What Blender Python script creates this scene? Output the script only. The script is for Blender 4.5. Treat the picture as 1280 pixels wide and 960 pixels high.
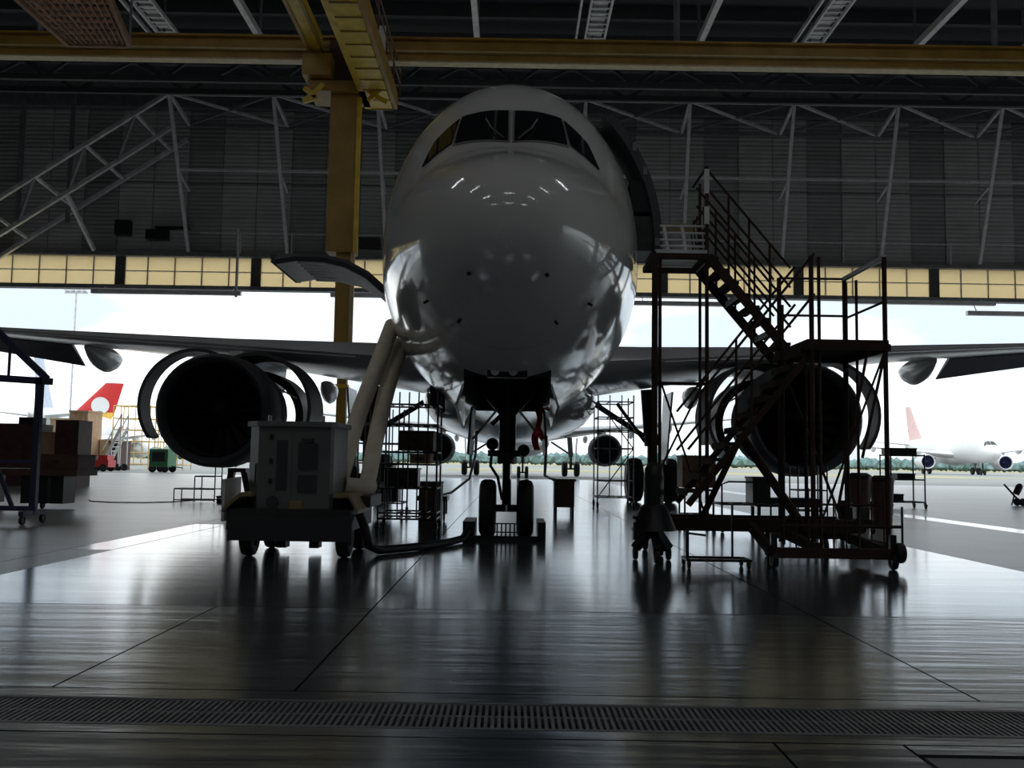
import bpy, bmesh, math, random
from mathutils import Vector, Matrix
random.seed(7)
PI = math.pi
for o in list(bpy.data.objects): bpy.data.objects.remove(o)
sc = bpy.context.scene
COL = sc.collection

# ---------------------------------------------------------------- camera
PIT = math.atan(98/1200); ROL = math.radians(0.9); CZ = 1.0
fwd = Vector((0, math.cos(PIT), math.sin(PIT))); r0 = Vector((1, 0, 0)); u0 = Vector((0, -math.sin(PIT), math.cos(PIT)))
rt = r0*math.cos(ROL)+u0*math.sin(ROL); up = u0*math.cos(ROL)-r0*math.sin(ROL)
cd = bpy.data.cameras.new('camera'); cam = bpy.data.objects.new('camera', cd); COL.objects.link(cam)
cd.sensor_width = 36; cd.lens = 33.75; cd.clip_end = 3000; cd.clip_start = .05
cam.matrix_world = Matrix(((rt.x, up.x, -fwd.x, 0), (rt.y, up.y, -fwd.y, 0), (rt.z, up.z, -fwd.z, CZ), (0, 0, 0, 1)))
sc.camera = cam
sc.view_settings.view_transform = 'Standard'; sc.view_settings.look = 'None'
sc.view_settings.exposure = 0.0; sc.view_settings.gamma = 1; sc.view_settings.use_curve_mapping = False
sc.cycles.use_denoising = True
sc.cycles.max_bounces = 10; sc.cycles.diffuse_bounces = 5; sc.cycles.glossy_bounces = 5
sc.cycles.sample_clamp_indirect = 6

# ---------------------------------------------------------------- overcast sky
w = bpy.data.worlds.new('overcast'); sc.world = w; w.use_nodes = True
nt = w.node_tree; nt.nodes.clear()
no = nt.nodes.new
out = no('ShaderNodeOutputWorld'); bg = no('ShaderNodeBackground'); tc = no('ShaderNodeTexCoord')
mp = no('ShaderNodeMapping'); mp.inputs['Scale'].default_value = (1.6, 1.6, 5.0)
nz = no('ShaderNodeTexNoise'); nz.inputs['Scale'].default_value = 1.7; nz.inputs['Detail'].default_value = 4; nz.inputs['Roughness'].default_value = .5
rp = no('ShaderNodeValToRGB'); e = rp.color_ramp.elements
e[0].position = .45; e[0].color = (.80, .92, 1.02, 1); e[1].position = .66; e[1].color = (1.9, 1.93, 1.9, 1)
# overcast luminance rises gently from the horizon to the zenith
sx = no('ShaderNodeSeparateXYZ'); mz = no('ShaderNodeMath'); mz.operation = 'MULTIPLY_ADD'; mz.use_clamp = False
mx0 = no('ShaderNodeMath'); mx0.operation = 'MAXIMUM'; mx0.inputs[1].default_value = 0
nt.links.new(tc.outputs['Generated'], sx.inputs[0]); nt.links.new(sx.outputs['Z'], mx0.inputs[0]); nt.links.new(mx0.outputs[0], mz.inputs[0]); mz.inputs[1].default_value = .6; mz.inputs[2].default_value = 1.0
mu = no('ShaderNodeMix'); mu.data_type = 'RGBA'; mu.blend_type = 'MULTIPLY'; mu.inputs[0].default_value = 1
nt.links.new(mz.outputs[0], mu.inputs[7]); nt.links.new(mu.outputs[2], bg.inputs['Color'])
nt.links.new(tc.outputs['Generated'], mp.inputs['Vector']); nt.links.new(mp.outputs[0], nz.inputs['Vector'])
nt.links.new(nz.outputs['Fac'], rp.inputs[0]); nt.links.new(rp.outputs[0], mu.inputs[6])
bg.inputs['Strength'].default_value = 1.0
nt.links.new(bg.outputs[0], out.inputs[0])

# ---------------------------------------------------------------- materials
MATS = {}
def mat(name, col, rough=.5, metal=0., var=.12, vs=3., bump=0., bs=40., spec=.5, coat=0., trans=None, emit=None, stretch=None):
    if name in MATS: return MATS[name]
    m = bpy.data.materials.new(name); m.use_nodes = True; t = m.node_tree; b = t.nodes['Principled BSDF']
    tcn = t.nodes.new('ShaderNodeTexCoord'); vec = tcn.outputs['Object']
    if stretch:
        mpn = t.nodes.new('ShaderNodeMapping'); mpn.inputs['Scale'].default_value = stretch
        t.links.new(vec, mpn.inputs['Vector']); vec = mpn.outputs[0]
    n = t.nodes.new('ShaderNodeTexNoise'); n.inputs['Scale'].default_value = vs; n.inputs['Detail'].default_value = 5
    t.links.new(vec, n.inputs['Vector'])
    r = t.nodes.new('ShaderNodeValToRGB'); el = r.color_ramp.elements
    el[0].position = .3; el[1].position = .7
    el[0].color = (*[c*(1-var) for c in col], 1); el[1].color = (*[min(1, c*(1+var)) for c in col], 1)
    t.links.new(n.outputs['Fac'], r.inputs[0]); t.links.new(r.outputs[0], b.inputs['Base Color'])
    b.inputs['Roughness'].default_value = rough; b.inputs['Metallic'].default_value = metal
    b.inputs['Specular IOR Level'].default_value = spec
    if coat: b.inputs['Coat Weight'].default_value = coat; b.inputs['Coat Roughness'].default_value = .06
    if emit: b.inputs['Emission Color'].default_value = (*col, 1); b.inputs['Emission Strength'].default_value = emit
    if bump:
        n2 = t.nodes.new('ShaderNodeTexNoise'); n2.inputs['Scale'].default_value = bs; n2.inputs['Detail'].default_value = 4
        t.links.new(vec, n2.inputs['Vector'])
        bp = t.nodes.new('ShaderNodeBump'); bp.inputs['Strength'].default_value = bump; bp.inputs['Distance'].default_value = .02
        t.links.new(n2.outputs['Fac'], bp.inputs['Height']); t.links.new(bp.outputs[0], b.inputs['Normal'])
    if trans:
        tr = t.nodes.new('ShaderNodeBsdfTranslucent'); t.links.new(r.outputs[0], tr.inputs['Color'])
        mx = t.nodes.new('ShaderNodeMixShader'); mx.inputs[0].default_value = trans
        t.links.new(b.outputs[0], mx.inputs[1]); t.links.new(tr.outputs[0], mx.inputs[2])
        t.links.new(mx.outputs[0], t.nodes['Material Output'].inputs['Surface'])
    MATS[name] = m
    return m
EPOXY = mat('sealed_floor', (.33, .37, .41), .15, metal=.85, var=.2, vs=1.3, spec=1.0, bump=.06, bs=2.2, stretch=(.35, 2.4, 1))
EPOXY2 = mat('worn_sealed_floor', (.24, .29, .35), .20, metal=.85, var=.3, vs=1.3, spec=.9, bump=.25, bs=2.6, stretch=(.35, 2.6, 1))
CONC = mat('floor_concrete', (.38, .382, .38), .30, spec=1.0, var=.18, vs=.7, bump=.05, bs=8)
JOINT = mat('joint_filler', (.015, .015, .016), .8)
APRON = mat('apron_concrete', (.25, .255, .245), .6, var=.12, vs=.05, bump=.03, bs=2)
GRASS = mat('dry_grass', (.36, .33, .19), .9, var=.3, vs=.05)
LEAF = mat('hazed_foliage', (.17, .27, .27), .9, var=.3, vs=.3)  # aerial haze is painted into the leaf colour as pale teal
WALLM = mat('wall_sheet', (.44, .44, .435), .6, var=.15, vs=.6)
WALLD = mat('wall_sheet_dark', (.30, .30, .30), .6, var=.15, vs=.6)
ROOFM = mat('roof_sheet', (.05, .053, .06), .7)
STEEL = mat('grey_steel', (.66, .67, .68), .45, metal=.2, var=.2)
STEELD = mat('dark_steel', (.20, .204, .215), .55, metal=.2, var=.2)
PALEST = mat('pale_galvanised', (.70, .71, .72), .4, metal=.2, var=.15)
BAND = mat('translucent_sheet', (.95, .83, .60), .5, var=.06, vs=.5, trans=.85)
BANDP = mat('band_post', (.10, .10, .10), .6)
YEL = mat('crane_yellow_lit', (.92, .60, .04), .45, var=.2, vs=2)  # crane yellow brightened, the light on the girders put into the colour
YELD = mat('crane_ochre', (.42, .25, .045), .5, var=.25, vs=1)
YLINE = mat('crane_edge_highlight', (.62, .50, .24), .4, var=.15)  # paler tone paints the highlight lines along flanges and mast edge
RUST = mat('rust_brown', (.17, .085, .05), .6, var=.35, vs=8)
NETM = mat('brown_grating', (.36, .20, .12), .7, var=.35, vs=3)
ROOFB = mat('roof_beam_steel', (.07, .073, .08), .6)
PAINT = mat('white_fuselage_paint', (.62, .62, .60), .09, var=.03, vs=.8, spec=.6)
WHITE = mat('bright_white_paint', (.80, .80, .79), .3, var=.04)
WINGM = mat('wing_grey', (.50, .51, .53), .18, var=.08, vs=1.5)
WINGD = mat('control_surface_grey', (.10, .11, .15), .4)
GLASS = mat('cockpit_glass', (.008, .009, .011), .04, var=.1, spec=.8)
FRAME = mat('window_frame_metal', (.30, .30, .29), .35, metal=.3)
BLACK = mat('black_rubber', (.012, .012, .012), .6, var=.3, vs=20)
BLK = mat('black_metal', (.02, .02, .022), .4, metal=.3)
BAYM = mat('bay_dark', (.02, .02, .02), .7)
ENGM = mat('engine_case', (.06, .06, .062), .4, metal=.5, var=.3, vs=6)
NACM = mat('nacelle_paint', (.055, .057, .064), .5, var=.1)
INLM = mat('inlet_liner', (.006, .006, .006), .9)
INLM2 = mat('blue_inlet_liner', (.02, .025, .09), .7)
COWLI = mat('cowl_inner', (.28, .28, .27), .4, metal=.2)
BARE = mat('bare_metal', (.75, .75, .76), .35, metal=.9)
CHROME = mat('oleo_chrome', (.6, .6, .6), .15, metal=1)
RED = mat('red_ribbon', (.55, .012, .02), .7)
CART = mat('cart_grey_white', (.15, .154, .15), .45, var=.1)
CARTD = mat('cart_dark_panel', (.045, .047, .05), .4)
CARTB = mat('cart_chassis', (.03, .03, .032), .5)
FENDER = mat('cart_fender', (.30, .22, .10), .5)
DUCT = mat('cream_duct_fabric', (.84, .75, .61), .75, var=.08, vs=5, bump=.25, bs=14)
STAIRM = mat('stair_brown_paint', (.055, .032, .026), .7, spec=.2, var=.3, vs=5)
BLUE = mat('navy_frame_paint', (.035, .035, .085), .5)
CRATE = mat('dark_brown_crate', (.085, .04, .032), .6, var=.3, vs=4)
BEIGE = mat('beige_sheet', (.72, .56, .36), .6, var=.12)
TAN = mat('tan_carton', (.55, .36, .22), .8)
SCAFY = mat('yellow_scaffold', (.85, .62, .22), .5)
TAILR = mat('red_tail_paint', (.62, .03, .03), .35)
TAILY = mat('yellow_tail_paint', (.85, .55, .10), .4)
TAILP = mat('faded_red_tail_paint', (.78, .52, .49), .4)
TAILB = mat('pale_blue_tail_paint', (.62, .68, .82), .4)
GREEN = mat('green_paint', (.05, .20, .08), .5)
LAMP = mat('lamp_tube', (.97, .98, 1.), .5, emit=19., var=0)
STRIPE = mat('floor_marking_white', (.66, .66, .64), .35, var=.1)
HOSE = BLACK

# ---------------------------------------------------------------- mesh helpers
class MB:
    def __init__(s): s.v = []; s.f = []
    def add(s, vs, fs):
        o = len(s.v); s.v += [tuple(v) for v in vs]; s.f += [tuple(i+o for i in f) for f in fs]; return s
    def box(s, c, d, rz=0, rx=0):
        x, y, z = [k/2 for k in d]; m = Matrix.Rotation(rz, 3, 'Z') @ Matrix.Rotation(rx, 3, 'X'); c = Vector(c)
        vs = [c+m @ Vector((i*x, j*y, k*z)) for k in (-1, 1) for j in (-1, 1) for i in (-1, 1)]
        return s.add(vs, [(0, 2, 3, 1), (4, 5, 7, 6), (0, 1, 5, 4), (2, 6, 7, 3), (0, 4, 6, 2), (1, 3, 7, 5)])
    def bb(s, x0, x1, y0, y1, z0, z1): return s.box(((x0+x1)/2, (y0+y1)/2, (z0+z1)/2), (abs(x1-x0), abs(y1-y0), abs(z1-z0)))
    def basis(s, a):
        a = Vector(a).normalized(); h = Vector((0, 0, 1)) if abs(a.z) < .95 else Vector((0, 1, 0))
        x = a.cross(h).normalized(); return x, x.cross(a).normalized(), a
    def bar(s, p0, p1, w, h):
        p0, p1 = Vector(p0), Vector(p1); x, y, a = s.basis(p1-p0); x *= w/2; y *= h/2
        vs = [p+i*x+j*y for p in (p0, p1) for j in (-1, 1) for i in (-1, 1)]
        return s.add(vs, [(0, 2, 3, 1), (4, 5, 7, 6), (0, 1, 5, 4), (2, 6, 7, 3), (0, 4, 6, 2), (1, 3, 7, 5)])
    def tube(s, p0, p1, r, n=8, r2=None):
        return s.path([p0, p1], [r, r if r2 is None else r2], n)
    def path(s, pts, r, n=8):
        pts = [Vector(p) for p in pts]; k = len(pts); rs = r if isinstance(r, (list, tuple)) else [r]*k
        x, y, a = s.basis(pts[1]-pts[0]); vs = []; fs = []
        for i, p in enumerate(pts):
            t = (pts[min(i+1, k-1)]-pts[max(i-1, 0)]).normalized()
            x = (x-t*x.dot(t)).normalized(); y = t.cross(x)
            vs += [p+(x*math.cos(q*2*PI/n)+y*math.sin(q*2*PI/n))*rs[i] for q in range(n)]
        for i in range(k-1):
            for q in range(n): fs.append((i*n+q, i*n+(q+1) % n, (i+1)*n+(q+1) % n, (i+1)*n+q))
        fs.append(tuple(range(n-1, -1, -1))); fs.append(tuple(range((k-1)*n, k*n)))
        return s.add(vs, fs)
    def lathe(s, prof, o, axis, n=24, closed=False, a0=0, a1=2*PI):
        x, y, a = s.basis(axis); o = Vector(o); full = abs(a1-a0-2*PI) < 1e-6; m = n if full else n+1; vs = []; fs = []; k = len(prof)
        for r, t in prof:
            vs += [o+a*t+(x*math.cos(a0+(a1-a0)*q/n)+y*math.sin(a0+(a1-a0)*q/n))*r for q in range(m)]
        for i in range(k if closed else k-1):
            j = (i+1) % k
            for q in range(n): fs.append((i*m+q, i*m+(q+1) % m, j*m+(q+1) % m, j*m+q))
        if closed and not full: fs.append(tuple(i*m for i in range(k))); fs.append(tuple(i*m+n for i in range(k)))
        return s.add(vs, fs)
    def grid(s, rows, closed=False):
        n = len(rows[0]); vs = [p for r in rows for p in r]; fs = []
        for i in range(len(rows)-1):
            for q in range(n if closed else n-1): fs.append((i*n+q, i*n+(q+1) % n, (i+1)*n+(q+1) % n, (i+1)*n+q))
        return s.add(vs, fs)
    def slab(s, rows, off):
        """rows of points -> closed sheet, thickened by the vectors in off (same layout)"""
        a = len(rows); n = len(rows[0]); P = [Vector(p) for r in rows for p in r]; O = [Vector(p) for r in off for p in r]
        vs = P+[p+q for p, q in zip(P, O)]; N = a*n; fs = []
        for i in range(a-1):
            for q in range(n-1):
                k = (i*n+q, i*n+q+1, (i+1)*n+q+1, (i+1)*n+q); fs += [k, tuple(N+j for j in reversed(k))]
        def side(x, y): fs.append((x, y, y+N, x+N))
        for q in range(n-1): side(q+1, q); side((a-1)*n+q, (a-1)*n+q+1)
        for i in range(a-1): side(i*n, (i+1)*n); side((i+1)*n+n-1, i*n+n-1)
        return s.add(vs, fs)
    def mesh(s, name, mt, smooth=False, off=(0, 0, 0)):
        me = bpy.data.meshes.new(name); o = Vector(off); me.from_pydata([tuple(Vector(v)-o) for v in s.v], [], s.f)
        if mt: me.materials.append(mt)
        bm = bmesh.new(); bm.from_mesh(me); bmesh.ops.recalc_face_normals(bm, faces=bm.faces); bm.to_mesh(me); bm.free()
        if smooth:
            for p in me.polygons: p.use_smooth = True
            try: me.set_sharp_from_angle(angle=math.radians(42))
            except Exception: pass
        return me
    def build(s, name, mt, parent=None, smooth=False, local=False):
        """world coordinates unless local; a top-level mesh gets its origin at its base"""
        if parent is None:
            xs = [v[0] for v in s.v]; ys = [v[1] for v in s.v]; zs = [v[2] for v in s.v]
            off = Vector(((min(xs)+max(xs))/2, (min(ys)+max(ys))/2, min(zs)))
            o = bpy.data.objects.new(name, s.mesh(name, mt, smooth, off)); o.location = off
        else:
            r = parent; off = Vector()
            while r is not None and not local: off += r.location; r = r.parent
            o = bpy.data.objects.new(name, s.mesh(name, mt, smooth, off)); o.parent = parent
        COL.objects.link(o); return o
def tag(o, label=None, cat=None, group=None, kind=None):
    if label: o['label'] = label
    if cat: o['category'] = cat
    if group: o['group'] = group
    if kind: o['kind'] = kind
    return o
def thing(name, label, cat, loc=(0, 0, 0), rz=0, group=None, kind=None):
    o = bpy.data.objects.new(name, None); COL.objects.link(o); o.location = loc; o.rotation_euler = (0, 0, rz); o.empty_display_size = .2
    return tag(o, label, cat, group, kind)
def inst(src, name, loc, parent, rz=0):
    o = bpy.data.objects.new(name, src if isinstance(src, bpy.types.Mesh) else src.data); COL.objects.link(o); o.location = loc; o.rotation_euler = (0, 0, rz); o.parent = parent
    return o
def copy_tree(o, parent=None):
    c = o.copy(); COL.objects.link(c); c.parent = parent
    for ch in list(o.children): copy_tree(ch, c)
    return c
def rods(parent, name, segs, r, mt, n=6, local=False):
    return [MB().tube(a, b, r, n).build(name, mt, parent, local=local) for a, b in segs]
def bars(parent, name, segs, w, h, mt, local=False):
    return [MB().bar(a, b, w, h).build(name, mt, parent, local=local) for a, b in segs]
def wheel(parent, name, c, axis, r, wd, mt=BLACK, hub=None, local=False, n=24):
    h = wd/2; p = [(r*.45, -h*.8), (r*.8, -h), (r*.94, -h*.82), (r, -h*.4), (r, h*.4), (r*.94, h*.82), (r*.8, h), (r*.45, h*.8)]
    t = MB().lathe(p, c, axis, n, closed=True).build(name, mt, parent, True, local=local)
    MB().lathe([(.001, -h*.5), (r*.46, -h*.55), (r*.46, h*.55), (.001, h*.5)], c, axis, 14).build('hub', hub or ENGM, t, True, local=local)
    return t
def caster(parent, x, y, r=.07, top=.2, local=False):
    c = MB().bar((x, y, top), (x, y, r*1.9), .05, .05).box((x, y-.03, r*1.7), (.07, .1, .02)).build('caster', BLK, parent, local=local)
    wheel(c, 'caster_wheel', (x, y-.03, r), (1, 0, 0), r, .045, n=14, local=local)

# ================================================================ SETTING
floor = thing('floor', 'dark sealed hangar floor with a glossy centre lane and dull concrete sides', 'floor', kind='structure')
MB().bb(-60, 60, -35, 58.4, -.3, -.03).build('subfloor', JOINT, floor)
def slab(x0, x1, y0, y1, m, g=.006, dz=0):
    MB().bb(x0+g, x1-g, y0+g, y1-g, -.06, dz).build('slab', m, floor)
XL, XR = -4.25, 5.1
for a, b in ((XL, -.92), (-.92, 2.05), (2.05, XR)):
    for c, d in ((6.6, 13.2), (13.2, 20), (20, 27), (27, 34), (34, 42), (42, 50), (50, 58.3)): slab(a, b, c, d, EPOXY)
for a, b in ((XL, -1.97), (-1.97, -.92), (-.92, 2.05), (2.05, XR)): slab(a, b, 4.25, 6.6, EPOXY2)
slab(XL, XR, 4.09, 4.25, EPOXY2)
slab(XL, XR, 3.58, 3.70, EPOXY2)
for a, b in ((XL, -2), (-2, .97), (.97, 1.44), (2.6, XR)): slab(a, b, 2.4, 3.58, EPOXY2)
slab(1.44, 2.6, 3.46, 3.58, EPOXY2); slab(1.44, 2.6, 2.4, 2.85, EPOXY2)
MB().bb(1.46, 2.58, 2.87, 3.44, -.06, -.004).build('access_cover', STEELD, floor)
for a, b in ((XL, -.92), (-.92, 2.05), (2.05, XR)):
    for c, d in ((-35, -28), (-28, -20), (-20, -12), (-12, -4), (-4, 2.4)): slab(a, b, c, d, CONC)
# worn sealed patch that juts past the lane edge
slab(-4.75, XL-.006, 10.4, 14.6, EPOXY)
for a, b in ((-60, -48), (-48, -38), (-38, -28), (-28, -20), (-20, -12), (-12, -4.75)):
    for c, d in ((-35, -20), (-20, -8), (-8, 2), (2, 10.4), (10.4, 14.6), (14.6, 24), (24, 34), (34, 46), (46, 58.3)): slab(a, b, c, d, CONC)
for c, d in ((-35, -20), (-20, -8), (-8, 2), (2, 10.4), (14.6, 24), (24, 34), (34, 46), (46, 58.3)): slab(-4.75, XL, c, d, CONC)
for a, b in ((5.1, 8.15), (8.7, 16), (16, 24), (24, 34), (34, 45), (45, 60)):
    for c, d in ((-35, -20), (-20, -8), (-8, 2), (2, 10), (10, 20), (20, 32), (32, 46), (46, 58.3)): slab(a, b, c, d, CONC)
for c, d in ((-35, -20), (-20, -8), (-8, 2), (2, 10), (10, 20), (20, 32), (32, 46), (46, 58.3)): slab(8.15, 8.7, c, d, EPOXY)
# trench drain
MB().bb(XL, XR, 3.70, 4.09, -.25, -.10).build('drain_channel', JOINT, floor)
for yy in (3.705, 4.085): MB().bb(XL, XR, yy-.012, yy+.012, -.06, .001).build('drain_edge', STEELD, floor)
g = MB()
for k in range(36): g.bb(k*.026-.455-.0065, k*.026-.455+.0065, -.175, .175, -.035, -.002)
g.bb(-.462, .462, -.01, .01, -.03, -.004); g.bb(-.462, .462, -.178, -.168, -.04, -.002); g.bb(-.462, .462, .168, .178, -.04, -.002)
gm = g.mesh('drain_grate', STEELD)
for k in range(10): inst(gm, 'drain_grate', (XL+.4675+k*.935, 3.895, 0), floor)

apron = MB().bb(-700, 700, 58.4, 150, -.4, -.01).build('apron', APRON); tag(apron, 'pale concrete apron outside the hangar', 'ground', kind='structure')
ap2 = MB().bb(60, 700, -200, 58.4, -.4, -.012).build('apron', APRON); tag(ap2, 'pale concrete apron beyond the open side bay', 'ground', kind='structure')
ap3 = MB().bb(-700, 700, 150, 330, -.4, -.011).build('taxiway', APRON); tag(ap3, 'far pale taxiway concrete before the grass', 'ground', kind='structure')
gr = MB().bb(-900, 900, 330, 1500, -.4, -.012).build('grass_field', GRASS); tag(gr, 'dry yellow grass field beyond the apron', 'ground', kind='structure')
gr2 = MB().bb(-8, 60, 108, 150, -.3, .0).build('grass_strip', GRASS); tag(gr2, 'near strip of yellow grass beside the apron', 'ground', kind='structure')
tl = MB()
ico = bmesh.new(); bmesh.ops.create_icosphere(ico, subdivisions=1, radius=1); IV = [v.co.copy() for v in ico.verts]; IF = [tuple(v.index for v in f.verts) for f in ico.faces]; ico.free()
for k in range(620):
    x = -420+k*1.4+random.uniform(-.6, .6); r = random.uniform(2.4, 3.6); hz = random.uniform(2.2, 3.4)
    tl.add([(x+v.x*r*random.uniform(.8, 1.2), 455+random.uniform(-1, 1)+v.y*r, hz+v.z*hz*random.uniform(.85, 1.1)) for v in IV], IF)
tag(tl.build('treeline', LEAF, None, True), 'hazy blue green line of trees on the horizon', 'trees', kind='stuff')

# ---- shell
HX = 60
ceil = thing('ceiling', 'dark hangar roof with steel purlins', 'ceiling', (0, 0, 24), kind='structure')
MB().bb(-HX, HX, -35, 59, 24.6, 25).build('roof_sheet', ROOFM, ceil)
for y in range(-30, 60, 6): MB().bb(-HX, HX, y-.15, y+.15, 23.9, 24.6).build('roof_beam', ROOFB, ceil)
for x in (-26.5, -21.5, -12.2, -7.1, -1.9, 8.6, 18.85, 24, 29):
    MB().bar((x, 10, 20.9), (x, 44, 20.9), .26, .34).build('purlin', PALEST, ceil)
    MB().tube((x, 44, 20.9), (x, 44, 24), .07).build('hanger_rod', STEELD, ceil)
    MB().tube((x, 26, 20.9), (x, 26, 24), .07).build('hanger_rod', STEELD, ceil)
MB().bar((-HX, 44.2, 20.85), (HX, 44.2, 20.85), .2, .22).build('cross_rail', STEEL, ceil)
for y in (47.5, 51):
    MB().bar((-HX, y, 22.6), (HX, y, 22.6), .3, .4).build('truss_chord', ROOFB, ceil)
    MB().bar((-HX, y, 20.2 if y < 50 else 20.9), (HX, y, 20.2 if y < 50 else 20.9), .25, .3).build('truss_chord', ROOFB, ceil)
    for k in range(-9, 10):
        x = k*6+.0; zb = 20.2 if y < 50 else 20.9
        MB().bar((x, y, zb), (x+3, y, 22.6), .16, .16).build('truss_web', ROOFB, ceil)
        MB().bar((x+3, y, 22.6), (x+6, y, zb), .16, .16).build('truss_web', ROOFB, ceil)
def shell(name, label, m, *bx):
    b = MB()
    for q in bx: b.bb(*q)
    return tag(b.build(name, m), label, 'wall', kind='structure')
shell('wall_left', 'dark left side wall of the hangar', WALLM, (-HX-.4, -HX, -35, 58.4, 0, 25))
shell('wall_right', 'dark right side wall with a tall open bay door', WALLM, (HX, HX+.4, -35, 4, 0, 25), (HX, HX+.4, 50, 58.4, 0, 25), (HX, HX+.4, 4, 50, 12, 25))
shell('wall_back', 'grey rear wall of the hangar behind the viewer', mat('back_wall', (.5, .5, .48), .7), (-HX, HX, -35.4, -35, 0, 25))

# ---- front wall above the door opening
wf = thing('wall_front', 'dark ribbed wall above the open hangar door with a cream translucent strip', 'wall', (0, 58, 11.3), kind='structure')
def ribbed(wd, ht, dp, mt, nm):
    n = int(ht/.26); prof = []
    for k in range(n):
        z = k*ht/n; h = ht/n
        prof += [(0, z), (-dp, z+h*.15), (-dp, z+h*.6), (0, z+h*.75)]
    prof.append((0, ht)); rows = [[(x, y, z) for y, z in prof] for x in (-wd/2, wd/2)]
    return MB().slab(rows, [[(0, .06, 0)]*len(prof)]*2).mesh(nm, mt)
PW = 2.12
pans = [[ribbed(PW-.05, h, .035, m, 'wall_panel') for m in (WALLM, WALLD)] for h in (4.42, 4.5)]
for k in range(-24, 25):
    for r, z in ((0, 13.45), (1, 17.95)):
        i = 0 if (k % 3) else 1
        inst(pans[r][i], 'wall_panel', (k*PW, .1-(.05 if k % 3 else 0), z-11.3), wf)
MB().bb(-HX, HX, 58.25, 58.5, 13.3, 25).build('backing_sheet', WALLD, wf)
MB().bb(-HX, HX, 57.6, 58.2, 22.5, 25).build('eaves_beam', STEELD, wf)
MB().bb(-HX, HX, 57.75, 58.3, 13.22, 13.45).build('strip_top_rail', STEELD, wf)
MB().bb(-HX, HX, 57.7, 58.35, 11.18, 11.42).build('door_header', STEELD, wf)
BW = 1.66
bm1 = MB().bb(-BW/2+.025, BW/2-.025, -.03, .0, 0, .86).mesh('strip_panel', BAND)
for k in range(-34, 35):
    for z in (11.44, 12.34): inst(bm1, 'strip_panel', (k*BW, .1, z-11.3), wf)
for k in range(-34, 35):
    big = (k % 5 == 0); x = k*BW+BW/2
    MB().bb(x-(.3 if big else .035), x+(.3 if big else .035), 57.95 if big else 58.03, 58.14, 11.42, 13.22).build('strip_post', BANDP if big else STEEL, wf)
MB().bb(-HX, HX, 58.04, 58.12, 12.31, 12.36).build('strip_mid_rail', STEEL, wf)
for (px0, z0, sx, sz) in ((-23.9, 14.9, .9, .9), (-21.8, 14.5, 1.3, .6), (-11.0, 14.7, .9, .9), (-8.9, 14.2, 1.4, .6), (-20.9, 14.95, 2.0, .12)):
    MB().box((px0, 57.75, z0), (sx, .5, sz)).build('wall_box', BLK, wf)
# leaning struts and plan bracing in front of the wall
SX = [-20.1+6.03*k for k in range(0, 13)]
Zt, Zf = 22.0, 21.3
MB().bar((SX[0], 54, Zt), (SX[-1], 54, Zt), .2, .26).build('front_chord', STEEL, wf)
MB().bar((SX[0], 57.4, Zf), (SX[-1], 57.4, Zf), .2, .24).build('rear_chord', STEELD, wf)
for x in SX:
    MB().bar((x, 54, Zt), (x+.25, 57.7, 13.5), .18, .18).build('strut', PALEST, wf)
    MB().bar((x, 54, Zt), (x+.1, 57.4, Zf), .16, .2).build('strut_tie', PALEST, wf)
    MB().bar((x+.12, 55.8, 17.9), (x+.12, 57.8, 17.3), .12, .12).build('rail_bracket', STEEL, wf)
for a, b in zip(SX[:-1], SX[1:]):
    MB().bar((a, 54, Zt), (b, 57.4, Zf), .14, .14).build('plan_brace', STEEL, wf)
    MB().bar((b, 54, Zt), (a, 57.4, Zf), .14, .14).build('plan_brace', STEELD, wf)
MB().bar((SX[0]+.1, 55.75, 18.0), (SX[-1], 55.75, 18.0),   .12, .14).build('wall_rail', PALEST, wf)
MB().bar((SX[0]+1, 57.4, 14.6), (-6, 57.4, 14.6), .06, .06).build('wall_rail', STEEL, wf)
MB().bar((6, 57.4, 14.6), (40, 57.4, 14.6), .06, .06).build('wall_rail', STEEL, wf)
for x in (-16.6, -13.5, 20, 26.5): MB().bar((x, 57.4, 13.4), (x, 57.4, 14.7), .07, .07).build('rail_post', STEEL, wf)
# raking truss on the left
dz = (22-15.6)/(-20.1+29.6)
def rk(x, y, o): return (x, y, 22+(x+20.1)*dz-o)
for y, o in ((54, 0), (55.2, 1.5), (57.4, 1.6)):
    MB().bar(rk(-20.1, y, o), rk(-40, y, o), .22, .22).build('raking_chord', STEEL, wf)
for k in range(7):
    x = -22-k*2.8
    MB().bar(rk(x, 54, 0), rk(x+.9, 57.4, 1.6), .16, .16).build('raking_tie', STEEL, wf)
    MB().bar(rk(x, 54, 0), rk(x-1.4, 55.2, 1.5), .14, .14).build('raking_tie', STEELD, wf)
MB().bar(rk(-26.3, 55.2, 1.5), (-25.6, 57.7, 13.5), .2, .2).build('strut', STEEL, wf)
for x in (-30, -27): MB().bar((x, 57, 24), (x, 57, 15), .2, .2).build('strut', STEELD, wf)
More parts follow.
